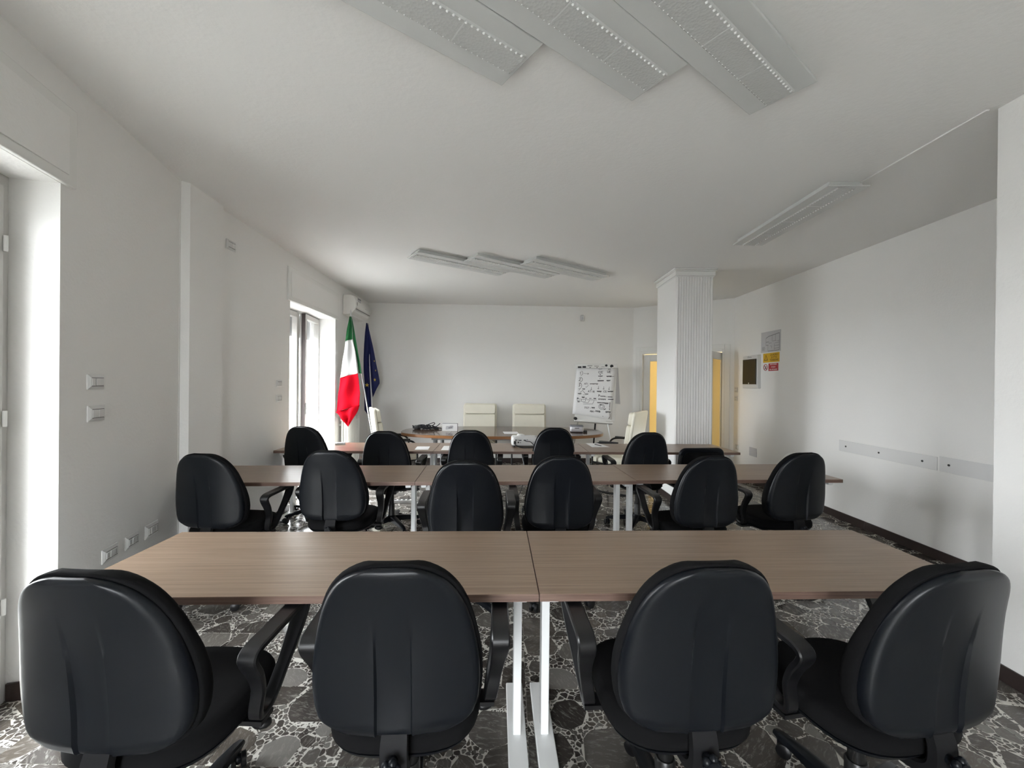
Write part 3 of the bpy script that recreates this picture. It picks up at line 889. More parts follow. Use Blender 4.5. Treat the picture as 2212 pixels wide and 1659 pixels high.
for s in (3.14, 3.20):
    MB().cyl(MLF @ Vector((s, 0.203, 2.615)), MLF @ Vector((s, 0.2065, 2.615)), 0.010, n=12).build('indicator', M['greypaper'], o)

# radiator
o = thing('radiator', 'white column radiator on the window wall behind the flags', 'radiator')
for k in range(9):
    s = 2.56 + k * 0.062
    r = MB()
    for yy in (0.06, 0.10, 0.14):
        r.tube([MLF @ Vector((s, yy, 0.16)), MLF @ Vector((s, yy, 0.90))], 0.0135, 8)
    r.box(s - 0.022, s + 0.022, 0.045, 0.155, 0.88, 0.93, MLF); r.box(s - 0.022, s + 0.022, 0.045, 0.155, 0.13, 0.18, MLF)
    r.build('radiator_column', M['trim'], o, smooth=45)
rb = MB()
for z in (0.155, 0.905): rb.tube([MLF @ Vector((2.53, 0.10, z)), MLF @ Vector((3.09, 0.10, z))], 0.016, 8)
rb.tube([MLF @ Vector((2.53, 0.10, 0.155)), MLF @ Vector((2.50, 0.10, 0.155)), MLF @ Vector((2.50, 0.08, -0.01))], 0.009, 8)
for s in (2.62, 3.0):
    rb.box(s - 0.015, s + 0.015, 0.0, 0.12, 0.80, 0.83, MLF)
rb.build('pipes', M['trim'], o, smooth=45)

# ------------------------------------------------------------------ flags


def flag_patch(L, R, y0, amp, waves, nu=14, nv=26, ph=0.0, k=1.0):
    L = [(x * k, 1.46 + (z - 1.46) * k) for x, z in L]; R = [(x * k, 1.46 + (z - 1.46) * k) for x, z in R]
    y0 *= k
    def samp(P, t):
        d = [0.0]
        for a, b in zip(P, P[1:]): d.append(d[-1] + math.hypot(b[0] - a[0], b[1] - a[1]))
        t *= d[-1]
        for i in range(len(P) - 1):
            if t <= d[i + 1] + 1e-9:
                k = (t - d[i]) / max(1e-9, d[i + 1] - d[i]); return (P[i][0] + k * (P[i + 1][0] - P[i][0]), P[i][1] + k * (P[i + 1][1] - P[i][1]))
        return P[-1]
    g = []
    for i in range(nv + 1):
        t = i / nv; a, b = samp(L, t), samp(R, t); row = []
        for j in range(nu + 1):
            u = j / nu
            x, z = a[0] + u * (b[0] - a[0]), a[1] + u * (b[1] - a[1])
            k = min(1.0, abs(b[0] - a[0]) / 0.15)
            row.append((x, y0 + k * amp * math.sin(2 * PI * (u * waves + ph) + 1.2 * t) + k * 0.35 * amp * math.sin(9 * t + 5 * u), z))
        g.append(row)
    mb = MB(); mb.grid(g, flip=True); return mb


def cloth(mb, name, mt, parent):
    o = mb.build(name, mt, parent, smooth=80); s = o.modifiers.new('thick', 'SOLIDIFY'); s.thickness = 0.0016
    return o
o = thing('italian_flag', 'green white and red flag drooping on a leaning steel pole', 'flag')
cloth(flag_patch([(-2.368, 2.401), (-2.407, 2.212), (-2.432, 2.043)], [(-2.348, 2.401), (-2.330, 2.25), (-2.322, 2.071)], 5.98, 0.018, 1.2, ph=0.1, k=0.987), 'green_band', M['green'], o)
cloth(flag_patch([(-2.350, 2.400), (-2.330, 2.25), (-2.322, 2.071), (-2.283, 1.89), (-2.254, 1.722), (-2.236, 1.578)], [(-2.345, 2.401), (-2.313, 2.26), (-2.285, 2.092), (-2.242, 1.857), (-2.207, 1.689), (-2.192, 1.574)], 6.0, 0.012, 0.5, k=0.987), 'green_fold', M['green'], o)
cloth(flag_patch([(-2.432, 2.043), (-2.464, 1.787), (-2.502, 1.51)], [(-2.322, 2.071), (-2.283, 1.89), (-2.254, 1.722), (-2.238, 1.578)], 5.98, 0.020, 1.3, ph=0.2, k=0.987), 'white_band', M['fwhite'], o)
cloth(flag_patch([(-2.502, 1.51), (-2.527, 1.281), (-2.551, 1.011)], [(-2.238, 1.578), (-2.218, 1.419), (-2.196, 1.284), (-2.209, 1.116)], 5.98, 0.022, 1.3, ph=0.2, k=0.987), 'red_band', M['red'], o)
cloth(flag_patch([(-2.551, 1.011), (-2.497, 0.964), (-2.449, 0.904), (-2.374, 0.803)], [(-2.209, 1.116), (-2.235, 1.05), (-2.275, 0.973), (-2.370, 0.803)], 5.972, 0.03, 1.6, ph=0.55, k=0.987), 'red_fold', M['red'], o)
p0, p1 = Vector((-1.900, 5.98, 0.03)), Vector((-2.342, 5.965, 2.415))
MB().cyl(p0, p1, 0.011, n=12).build('pole', M['chrome'], o, smooth=40)
MB().lathe([(1.0, 0.0), (1.0, 0.018), (0.85, 0.028), (0.18, 0.04), (0.14, 0.10)], 28, (-1.900, 5.98, 0), a=0.16, b=0.16).build('pole_base', M['grey_metal'], o, smooth=40)
MB().lathe([(0.6, 0), (1.0, 0.02), (0.8, 0.05), (0.1, 0.09)], 12, tuple(p1), a=0.014, b=0.014).build('finial', M['chrome'], o, smooth=60)

o = thing('european_flag', 'dark blue flag with yellow stars drooping on a pole in the corner', 'flag')
cloth(flag_patch([(-2.444, 2.437), (-2.465, 2.266), (-2.479, 2.072), (-2.485, 1.84), (-2.483, 1.669), (-2.465, 1.413), (-2.471, 1.181), (-2.469, 0.979), (-2.391, 0.887)],
                 [(-2.428, 2.437), (-2.40, 2.26), (-2.385, 2.072), (-2.375, 1.84), (-2.365, 1.66), (-2.345, 1.42), (-2.335, 1.18), (-2.332, 0.988), (-2.386, 0.887)], 6.88, 0.022, 1.2), 'hoist_fold', M['blue'], o)
cloth(flag_patch([(-2.432, 2.437), (-2.415, 2.25), (-2.40, 2.03), (-2.385, 1.78), (-2.372, 1.60), (-2.36, 1.43), (-2.345, 1.30), (-2.330, 1.20)],
                 [(-2.428, 2.437), (-2.38, 2.228), (-2.331, 2.019), (-2.282, 1.764), (-2.242, 1.586), (-2.217, 1.439), (-2.278, 1.322), (-2.324, 1.205)], 6.90, 0.018, 0.8, ph=0.3), 'fly_fold', M['blue'], o)
for (x, z, r, w) in ((-2.410, 1.40, 0.036, 1.0), (-2.282, 1.49, 0.030, 0.8), (-2.293, 1.80, 0.018, 0.5), (-2.27, 1.645, 0.018, 0.5)):
    pts = []
    for k in range(10):
        a = PI / 2 + k * PI / 5; q = r if k % 2 == 0 else r * 0.4
        pts.append((x + q * math.cos(a) * w, 6.848, z + q * math.sin(a)))
    MB().prism(pts, (0, 0.003, 0)).build('star', M['gold'], o)
p0, p1 = Vector((-2.262, 6.86, 0.03)), Vector((-2.432, 6.90, 2.44))
MB().cyl(p0, p0 + (p1 - p0) * 0.7, 0.011, n=12).build('pole', M['chrome'], o, smooth=40)
MB().cyl(p0 + (p1 - p0) * 0.7, p1 + Vector((0, 0.04, 0)), 0.009, n=12).build('pole_top', M['chrome'], o, smooth=40)
MB().lathe([(1.0, 0.0), (1.0, 0.018), (0.85, 0.028), (0.18, 0.04), (0.14, 0.10)], 28, (-2.262, 6.86, 0), a=0.15, b=0.15).build('pole_base', M['grey_metal'], o, smooth=40)

# ------------------------------------------------------------------ desks
TW, TD, TT = 1.630, 0.60, 0.026


def make_desk():
    t = thing('desk', 'x', 'desk')
    tp = MB(); tp.box(0.001, TW - 0.001, 0.001, TD - 0.001, 0.74 - 0.0008, 0.74)
    tp.cur = 1; tp.box(0, TW, 0, TD, 0.74 - TT, 0.74 - 0.0004)
    tp.build('tabletop', [M['top'], M['edge']], t)
    for x, lx in ((0.055, 0), (TW - 0.055, 1)):
        lg = MB().box(x - 0.016, x + 0.016, TD / 2 - 0.035, TD / 2 + 0.035, 0.03, 0.74 - TT - 0.03).build('leg', M['white_metal'], t, bevel=(0.003, 2))
        MB().box(x - 0.038, x + 0.038, 0.02, TD - 0.04, 0.006, 0.032).build('foot', M['white_metal'], lg, bevel=(0.004, 2))
        for yy in (0.05, TD - 0.07):
            MB().cyl((x, yy, 0.0), (x, yy, 0.007), 0.018, n=12).build('glide', M['dark'], lg)
        MB().box(x - 0.02, x + 0.02, 0.05, TD - 0.05, 0.74 - TT - 0.03, 0.74 - TT).build('bracket', M['white_metal'], t, bevel=(0.003, 1))
    MB().box(0.075, TW - 0.075, 0.45, 0.49, 0.74 - TT - 0.045, 0.74 - TT - 0.002).build('beam', M['white_metal'], t)
    return t
desk0 = make_desk()
bpy.context.view_layer.update()


def place_desk(x, y, ang, label, group, first=[True]):
    o = desk0 if first[0] else copy_tree(desk0)
    first[0] = False
    o.location = (x, y, 0); o.rotation_euler = (0, 0, ang); o['label'] = label; o['group'] = group
    return o


def row_of_desks(x, y, ang, n, labels, group, jog=()):
    for k in range(n):
        dx = k * (TW + 0.003)
        dy = jog[k] if jog else 0
        place_desk(x + dx * math.cos(ang) - dy * math.sin(ang), y + dx * math.sin(ang) + dy * math.cos(ang), ang, labels[k], group)
row_of_desks(-1.530, 1.345, math.radians(2.1), 2, ('brown wooden desk in the nearest row, window side half', 'brown wooden desk in the nearest row, right wall half'), 'desks in the nearest row')
row_of_desks(-2.322, 2.870, math.radians(3.4), 3, ('middle row desk against the window wall', 'middle row desk between two others in the centre', 'middle row desk at the right wall end'), 'desks in the middle row', (0, 0.0, 0.02))
row_of_desks(-2.445, 4.230, math.radians(2.0), 3, ('far row desk nearest the window, reflecting the red flag', 'far row desk in the centre carrying the white projector', 'far row desk in front of the fluted column'), 'desks in the far row')

# ------------------------------------------------------------------ office chairs
BT = 0.488
HW = [(0.0, .100), (.012, .132), (.03, .158), (.06, .182), (.1, .199), (.17, .210), (.27, .214), (.38, .212), (.5, .204), (.62, .193), (.73, .178), (.82, .160), (.885, .140), (.93, .119), (.96, .098), (.98, .077), (.992, .057), (1.0, .036)]


def back_pad(front_y, rear_y, grow, rnd, nt=34, creased=False, r=0.018, r2=0.018):
    """closed cushion: columns share the outline HW; y = function(x,t)"""
    T = BT + 2 * grow
    ts = [0.5 * (1 - math.cos(PI * i / nt)) for i in range(nt + 1)]
    inner = [0.0, 0.022, 0.040, 0.0445, 0.0495, 0.056]
    F, B = [], []
    for t in ts:
        hw = lerp_tab(HW, t) * 1.06 + grow
        k = min(1.0, hw / 0.075)
        outer = [0.056 + (hw / k - 0.056) * (1 - (1 - q) ** 1.7) for q in (0.14, 0.28, 0.42, 0.56, 0.7, 0.82, 0.92, 1.0)]
        xs = [a * k for a in inner + outer]
        xs = [-a for a in xs[:0:-1]] + xs
        fr, bk = [], []
        for x in xs:
            e = min(hw - abs(x), t * T * 1.0 + 0.0, (1 - t) * T * 1.0)
            zz = 0.512 - grow + t * T * 0.985

            def rd(q): return 0 if e >= q else q - math.sqrt(max(0, q * q - (q - e) ** 2))
            fr.append((x, front_y(x, t) - rd(r), zz)); bk.append((x, rear_y(x, t) + rd(r2), zz))
        F.append(fr); B.append(bk)
    mb = MB(); mb.grid(F, flip=True); nf = len(mb.v); mb.grid(B, flip=False)
    b = len(F[0]); a = len(F)
    loop = [(0, j) for j in range(b)] + [(i, b - 1) for i in range(1, a)] + [(a - 1, j) for j in range(b - 2, -1, -1)] + [(i, 0) for i in range(a - 2, 0, -1)]
    ids = [i * b + j for i, j in loop]; n = len(ids)
    for q in range(n):
        p0, p1 = ids[q], ids[(q + 1) % n]
        mb.f.append((p0, p1, nf + p1, nf + p0)); mb.m.append(0)
    return mb


def spine(x, t): return -0.222 - 0.075 * t ** 1.5 + 0.030 * (x / 0.21) ** 2 + 0.012 * math.sin(PI * t)


def make_chair():
    t = thing('office_chair', 'x', 'chair')

    def rear(x, tt):
        raise_ = sstep(abs(x), 0.0440, 0.0500) * (1 - sstep(tt, 0.30, 0.80)) * 0.010
        scoop = -0.004 * (1 - sstep(abs(x), 0.03, 0.05)) * (1 - sstep(tt, 0.2, 0.7))
        lip = 0.010 * sstep(abs(x), 0.035, 0.06) * (1 - sstep(tt, 0.02, 0.085))
        return spine(x, tt) - 0.020 - raise_ - scoop + lip
    back_pad(lambda x, q: spine(x, q) + 0.004, rear, 0.0, 0, creased=True, r=0.004, r2=0.017).build('back_shell', M['shell'], t, smooth=38)
    back_pad(lambda x, q: spine(x, q) + 0.052 + 0.012 * math.sin(PI * min(1, q * 1.6)), lambda x, q: spine(x, q) + 0.002, 0.007, 0, r=0.034, r2=0.008).build('back_cushion', M['fabric'], t, smooth=60)
    # bracket from back to seat mechanism
    path = catmull([(0, -0.212, 0.56), (0, -0.218, 0.52), (0, -0.230, 0.475), (0, -0.222, 0.425), (0, -0.17, 0.397), (0, -0.06, 0.39)], 5)
    bm = MB(); ring = []
    for i, p in enumerate(path):
        a = path[max(0, i - 1)]; b = path[min(len(path) - 1, i + 1)]; tg = (b - a).normalized(); nn = Vector((0, tg.z, -tg.y))
        w = 0.030 + 0.006 * math.sin(PI * i / len(path)); h = 0.015
        ring.append([p + Vector((sx * w, 0, 0)) + nn * sy * h for sx, sy in ((-1, -0.5), (-0.8, -1), (0.8, -1), (1, -0.5), (1, 1), (-1, 1))])
    k = 6; fs = []
    for i in range(len(ring) - 1):
        for j in range(k): fs.append((i * k + j, (i + 1) * k + j, (i + 1) * k + (j + 1) % k, i * k + (j + 1) % k))
    fs.append(tuple(range(k))); fs.append(tuple((len(ring) - 1) * k + j for j in range(k - 1, -1, -1)))
    bm.add([v for r in ring for v in r], fs); bm.build('back_bracket', M['matte'], t, smooth=35)
    kn = MB(); kn.cyl((0, -0.24, 0.462), (0, -0.265, 0.462), 0.013, n=12)
    for a in range(5):
        kn.ball((0.016 * math.cos(a * 2 * PI / 5), -0.272, 0.462 + 0.016 * math.sin(a * 2 * PI / 5)), 0.012, 8, 5)
    kn.cyl((0, -0.262, 0.462), (0, -0.284, 0.462), 0.020, 0.017, 14); kn.build('adjustment_knob', M['shell'], t, smooth=40)
    # seat
    MB().lathe([(0.6, 0.430), (0.95, 0.431), (0.995, 0.438), (1.0, 0.452), (0.995, 0.468), (0.965, 0.482), (0.90, 0.491), (0.75, 0.490), (0.4, 0.485), (0.02, 0.484)], 40, (0, 0.025, 0), a=0.226, b=0.228, e=3.2).build('seat', M['fabric'], t, smooth=60)
    MB().lathe([(0.45, 0.400), (0.80, 0.403), (0.95, 0.416), (0.99, 0.430)], 40, (0, 0.025, 0), a=0.223, b=0.225, e=3.2).build('seat_shell', M['shell'], t, smooth=50)
    MB().box(-0.075, 0.075, -0.11, 0.13, 0.355, 0.402).build('mechanism', M['frame_black'], t, bevel=(0.01, 2))
    lv = MB(); lv.tube([(0.06, 0.05, 0.375), (0.20, 0.055, 0.372)], 0.006, 8); lv.ball((0.235, 0.055, 0.370), 0.022, 10, 6, (1.5, 1.0, 0.8)); lv.build('lever', M['arm'], t, smooth=50)
    # armrests: closed loops
    ctrl = [(-0.088, 0.683), (-0.062, 0.699), (0.0, 0.703), (0.09, 0.707), (0.165, 0.709), (0.192, 0.700), (0.186, 0.668), (0.150, 0.60), (0.100, 0.515), (0.066, 0.455), (0.035, 0.432), (0.0, 0.436), (-0.014, 0.470), (-0.018, 0.535), (-0.045, 0.600), (-0.080, 0.655)]
    pth = catmull([(0, y, 0.43 + (z - 0.43) * 0.95) for y, z in ctrl], 4, closed=True)
    for sgn in (-1, 1):
        am = MB(); ring = []; n = len(pth)
        for i, p in enumerate(pth):
            a = pth[i - 1]; b = pth[(i + 1) % n]; tg = (b - a).normalized(); nn = Vector((0, tg.z, -tg.y))
            hz = (p.z - 0.43) / 0.28
            xo = 0.255 + 0.032 * math.sin(min(1, hz * 1.05) * PI / 2)
            w = 0.020 + 0.008 * sstep(hz, 0.3, 0.9); th = 0.0105
            c = Vector((sgn * xo, p.y, p.z))
            ring.append([c + Vector((sx * w, 0, 0)) + nn * sy * th for sx, sy in ((-1, -0.6), (-0.85, -1), (0.85, -1), (1, -0.6), (1, 0.6), (0.85, 1), (-0.85, 1), (-1, 0.6))])
        k = 8; fs = []
        for i in range(n):
            for j in range(k): fs.append((i * k + j, ((i + 1) % n) * k + j, ((i + 1) % n) * k + (j + 1) % k, i * k + (j + 1) % k))
        am.add([v for r in ring for v in r], fs)
        am.box(sgn * 0.14 - 0.13, sgn * 0.14 + 0.13, 0.0, 0.06, 0.402, 0.416)
        am.build('armrest', M['arm'], t, smooth=40)
    # column, star base, casters
    gc = MB(); gc.lathe([(1.0, 0.06), (1.0, 0.235), (0.9, 0.24)], 18, a=0.032, b=0.032); gc.lathe([(1, 0.235), (1, 0.36)], 16, a=0.0235, b=0.0235)
    gc.build('gas_column', M['frame_black'], t, smooth=40)
    sb = MB(); sb.lathe([(0.9, 0.065), (1.0, 0.075), (1.0, 0.115), (0.85, 0.128)], 20, a=0.048, b=0.048)
    for q in range(5):
        a = 2 * PI * q / 5 + 0.35; R_ = Matrix.Rotation(a, 4, 'Z')
        secs = [(0.03, 0.030, 0.075, 0.122), (0.12, 0.026, 0.072, 0.115), (0.22, 0.021, 0.070, 0.102), (0.285, 0.019, 0.066, 0.090), (0.315, 0.013, 0.066, 0.080)]
        vs = []; fs = []
        for (x, w, za, zb) in secs:
            for (yy, z) in ((-w, za), (w, za), (w, zb - 0.006), (w * 0.6, zb), (-w * 0.6, zb), (-w, zb - 0.006)): vs.append(R_ @ Vector((x, yy, z)))
        for i in range(len(secs) - 1):
            for j in range(6): fs.append((i * 6 + j, (i + 1) * 6 + j, (i + 1) * 6 + (j + 1) % 6, i * 6 + (j + 1) % 6))
        fs = [f_[::-1] for f_ in fs]
        e = (len(secs) - 1) * 6; fs.append(tuple(e + j for j in range(6)))
        sb.add(vs, fs)
    sb.build('star_base', M['shell'], t, smooth=35)
    for q in range(5):
        a = 2 * PI * q / 5 + 0.35; c = Vector((0.295 * math.cos(a), 0.295 * math.sin(a), 0))
        d = a + 0.9 + 1.3 * q; ax = Vector((math.cos(d), math.sin(d), 0)); fwd = Vector((-ax.y, ax.x, 0))
        cc = c + fwd * 0.016
        cm = MB()
        for sg in (-1, 1):
            cm.tube([cc + ax * sg * 0.008 + Vector((0, 0, 0.027)), cc + ax * sg * 0.010 + Vector((0, 0, 0.027)), cc + ax * sg * 0.024 + Vector((0, 0, 0.027)), cc + ax * sg * 0.027 + Vector((0, 0, 0.027))], [0.024, 0.0265, 0.0265, 0.020], 14)
        ca = cm.build('caster', M['arm'], t, smooth=40)
        hb = MB(); hb.tube([c + Vector((0, 0, 0.040)), c + Vector((0, 0, 0.072))], 0.009, 8)
        hb.ball(tuple(cc + Vector((0, 0, 0.036))), 0.022, 10, 6, (0.9, 0.9, 0.85)); hb.build('caster_hood', M['shell'], ca, smooth=50)
    return t
chair0 = make_chair()
bpy.context.view_layer.update()


def place_chair(bx, by, deg, label, group, lift=0.0, first=[True]):
    """bx, by: where the top of the backrest stands; deg: heading, 0 looks down the room, positive turns left"""
    o = chair0 if first[0] else copy_tree(chair0)
    first[0] = False
    a = math.radians(deg)
    # local top of back at (0,-0.29)
    o.location = (bx - 0.29 * math.sin(a), by + 0.29 * math.cos(a), 0)
    o.rotation_euler = (0, 0, a); o['label'] = label; o['group'] = group
    if lift:
        for ch in o.children:
            n = ch.name.split('.')[0]
            if n not in ('star_base', 'caster'): ch.location.z += lift
    return o
G1, G2, G3 = 'black office chairs in the nearest row', 'black office chairs in the middle row', 'black office chairs in the far row'
place_chair(-1.035, 0.975, -2, 'black office chair in the nearest row, leftmost, beside the near window', G1)
place_chair(-0.302, 1.040, 3, 'black office chair in the nearest row, left of the paired white table legs', G1)
place_chair(0.535, 1.060, 4, 'black office chair in the nearest row, right of the paired white table legs', G1)
place_chair(1.190, 1.061, 10, 'black office chair in the nearest row, rightmost, beside the white pillar', G1)
place_chair(-1.944, 2.564, -4, 'black office chair in the middle row, leftmost, against the window wall', G2)
place_chair(-1.221, 2.732, 0, 'black office chair in the middle row, second from the window wall', G2)
place_chair(-0.271, 2.424, 3, 'black office chair in the middle row, third from the window wall', G2)
place_chair(0.330, 2.611, 4, 'black office chair in the middle row, fourth from the window wall', G2)
place_chair(1.321, 2.667, 8, 'black office chair in the middle row, fifth from the window wall', G2)
place_chair(2.040, 2.833, 10, 'black office chair in the middle row, rightmost, nearest the right wall', G2)
place_chair(-2.128, 4.160, -4, 'black office chair in the far row, leftmost, before the far window', G3)
place_chair(-1.195, 3.839, 0, 'black office chair in the far row, second from the far window', G3)
place_chair(-0.403, 3.984, 0, 'black office chair in the far row, third from the far window', G3)
place_chair(0.455, 4.269, 3, 'black office chair in the far row, just right of the projector', G3)
place_chair(1.329, 3.942, 6, 'black office chair in the far row, in front of the fluted column', G3)

# visitor chair, lower
o = thing('visitor_chair', 'low black visitor chair with rounded rectangular back at the far row', 'chair', (1.87, 4.36, 0), math.radians(6))


def slab(cx, cy, cz, w, h, t, tilt, r, name, mt, parent):
    pts = []
    for k in range(4):
        for q in range(6):
            a = (k + q / 5) * PI / 2
            sx = (1, -1, -1, 1)[k]; sz = (1, 1, -1, -1)[k]
            pts.append((sx * (w - r) + r * math.cos(a), sz * (h - r) + r * math.sin(a)))
    mb = MB(); c, s_ = math.cos(tilt), math.sin(tilt)
    P = [Vector((cx + x, cy - z * s_ + t / 2 * c, cz + z * c + t / 2 * s_)) for x, z in pts]
    mb.prism(P[::-1] if False else P, Vector((0, -t * c, -t * s_)))
    return mb.build(name, mt, parent, bevel=(min(0.012, t * 0.35), 3))
bk = slab(0, -0.235, 0.665, 0.235, 0.170, 0.035, 0.18, 0.07, 'backrest', M['shell'], o)
slab(0, -0.262, 0.675, 0.195, 0.12, 0.012, 0.18, 0.05, 'back_panel', M['fabric'], o)
MB().lathe([(0.9, 0.42), (1, 0.43), (1, 0.455), (0.93, 0.472), (0.4, 0.47)], 32, (0, 0.02, 0), a=0.24, b=0.22, e=4).build('seat', M['fabric'], o, smooth=50)
for sx in (-1, 1):
    MB().tube(catmull([(sx * 0.22, -0.27, 0.76), (sx * 0.235, -0.21, 0.50), (sx * 0.24, -0.19, 0.42), (sx * 0.25, -0.255, 0.0)], 4), 0.0115, 8).build('back_leg', M['frame_black'], o, smooth=50)
    MB().tube([(sx * 0.235, -0.19, 0.425), (sx * 0.235, 0.19, 0.425), (sx * 0.25, 0.225, 0.0)], 0.0115, 8).build('front_leg', M['frame_black'], o, smooth=50)

# ------------------------------------------------------------------ cream meeting chairs


def make_cream():
    t = thing('meeting_chair', 'x', 'chair')
    # outer shell of back, inner cushion with seam
    slab(0, -0.275, 0.755, 0.290, 0.345, 0.040, 0.14, 0.045, 'back_shell', M['cream'], t)
    slab(0, -0.264, 1.003, 0.268, 0.082, 0.055, 0.14, 0.036, 'upper_cushion', M['cream'], t)
    slab(0, -0.215, 0.695, 0.268, 0.222, 0.062, 0.14, 0.036, 'lower_cushion', M['cream'], t)
    MB().lathe([(0.8, 0.37), (0.98, 0.385), (1.0, 0.42), (0.98, 0.455), (0.88, 0.475), (0.4, 0.47)], 36, (0, 0.03, 0), a=0.265, b=0.265, e=4.5).build('seat', M['cream'], t, smooth=50)
    for sx in (-1, 1):
        x = sx * 0.305
        MB().tube(catmull([(x, -0.26, 0.62), (x, -0.10, 0.665), (x, 0.10, 0.67), (x, 0.20, 0.63), (x, 0.235, 0.52), (x, 0.24, 0.30), (x, 0.25, 0.06), (x, 0.20, 0.018), (x, -0.10, 0.014), (x, -0.26, 0.014)], 5), 0.0135, 8).build('cantilever_tube', M['frame_black'], t, smooth=50)
        MB().box(x - 0.022, x + 0.022, -0.12, 0.14, 0.672, 0.695).build('arm_pad', M['frame_black'], t, bevel=(0.008, 2))
        MB().tube([(sx * 0.24, 0.0, 0.385), (x, 0.0, 0.385), (x, 0.235, 0.40)], 0.012, 8).build('seat_bar', M['frame_black'], t, smooth=50)
    MB().tube([(-0.305, -0.26, 0.014), (0.305, -0.26, 0.014)], 0.0135, 8).build('cross_tube', M['frame_black'], t, smooth=50)
    return t
cream0 = make_cream()
bpy.context.view_layer.update()
GC = 'cream leather chairs around the oval table'
for i, (x, y, deg, lab) in enumerate(((-0.548, 6.86, 180, 'cream leather chair behind the oval table, left of the pair facing us'), (0.308, 6.86, 181, 'cream leather chair behind the oval table, right of the pair facing us'),
                                      (-1.62, 5.78, -66, 'cream leather chair at the window end of the oval table, seen from the side'), (1.47, 5.72, 56, 'cream leather chair at the right end of the oval table by the flip chart'))):
    o = cream0 if i == 0 else copy_tree(cream0)
    o.location = (x, y, 0); o.rotation_euler = (0, 0, math.radians(deg)); o['label'] = lab; o['group'] = GC

# ------------------------------------------------------------------ oval table
o = thing('oval_table', 'long oval dark wood meeting table with cherry edge before the back wall', 'table', (-0.13, 6.17, 0), math.radians(2.0))
A_, B_, E_ = 1.49, 0.635, 2.7


def oval_outline(x0, x1, n=40, inset=0.0):
    up = []
    for i in range(n + 1):
        # dense near the ends
        x = x0 + (x1 - x0) * i / n
        x = max(-A_ + inset, min(A_ - inset, x)); q = max(0.0, 1 - abs(x / (A_ - inset)) ** E_) ** (1 / E_)
        up.append((x, (B_ - inset) * q))
    lo = [(x, -y) for x, y in reversed(up)]
    pts = lo[::-1][::-1]
    poly = [(x, -y) for x, y in up] + [(x, y) for x, y in reversed(up)]
    out = []
    for p in poly:
        if not out or math.hypot(p[0] - out[-1][0], p[1] - out[-1][1]) > 1e-4: out.append(p)
    if math.hypot(out[0][0] - out[-1][0], out[0][1] - out[-1][1]) < 1e-4: out.pop()
    return out
def endseg(a, b):
    th = [i / 30 for i in range(31)]
    return a, b
for (a, b) in ((-A_, -0.752), (-0.749, 0.749), (0.752, A_)):
    MB().prism2(oval_outline(a, b, 60), 0.738, 0.740).build('table_top', M['oval'], o)
MB().prism2(oval_outline(-A_, A_, 240, -0.0), 0.700, 0.7379).build('table_edge', M['oval_edge'], o, smooth=35)
fr = MB(); fr.box(-1.0, 1.0, -0.40, -0.36, 0.655, 0.70); fr.box(-1.0, 1.0, 0.36, 0.40, 0.655, 0.70); fr.box(-1.0, -0.96, -0.36, 0.36, 0.655, 0.70); fr.box(0.96, 1.0, -0.36, 0.36, 0.655, 0.70)
fr.build('apron', M['grey_metal'], o, bevel=(0.003, 1))
for x in (-0.95, 0.95):
    for y in (-0.36, 0.36):
        MB().cyl((x, y, 0.0), (x, y, 0.655), 0.03, n=16).build('leg', M['grey_metal'], o, smooth=40)

# ------------------------------------------------------------------ flip chart
o = thing('flip_chart', 'white flip chart easel with handwritten paper sheet by the door', 'flip chart', (0, 0, 0))
TL, TR, BL, BR = Vector((1.119, 7.131, 1.727)), Vector((1.792, 7.099, 1.731)), Vector((1.027, 6.990, 0.945)), Vector((1.677, 6.940, 0.853))
nrm = (TR - TL).cross(BL - TL).normalized()
if nrm.y > 0: nrm = -nrm
# board behind the paper
b0, b1 = Vector((1.098, 7.150, 1.80)), Vector((1.808, 7.115, 1.80)); b2 = Vector((1.640, 6.962, 0.835)) ; b3 = Vector((1.075, 6.990, 0.83))
MB().prism([b3, b2 + Vector((0.10, -0.004, 0)), b1, b0], -nrm * 0.018 if False else Vector((0, 0.02, 0))).build('board', M['trim'], o)
# clamp bar at the top with logos
cb = MB().prism([Vector((1.095, 7.118, 1.728)), Vector((1.810, 7.083, 1.734)), Vector((1.812, 7.093, 1.802)), Vector((1.095, 7.128, 1.798))], Vector((0, 0.03, 0))).build('clamp_bar', M['trim'], o, bevel=(0.004, 2))
lg = MB()


def on_bar(u, v): return Vector((1.095, 7.1165, 1.728)).lerp(Vector((1.810, 7.0815, 1.734)), u) + Vector((0, 0.010, 0.070)) * v
for (u0, u1, v0, v1) in ((0.055, 0.14, 0.02, 0.42), (0.165, 0.25, 0.06, 0.48), (0.285, 0.40, 0.50, 0.62), (0.33, 0.37, 0.05, 0.20), (0.45, 0.56, 0.42, 0.52), (0.50, 0.53, 0.05, 0.20), (0.62, 0.70, 0.25, 0.32)):
    lg.prism([on_bar(u0, v0), on_bar(u1, v0), on_bar(u1, v1), on_bar(u0, v1)], (0, -0.0012, 0))
for (u, v, r) in ((0.735, 0.62, 0.022), (0.865, 0.45, 0.030)):
    c = on_bar(u, v); lg.prism([c + Vector((r * math.cos(a), 0, r * math.sin(a) * 0.9)) for a in [2 * PI * i / 14 for i in range(14)]], (0, -0.0012, 0))
lg.build('printed_logos', M['ink'], cb)
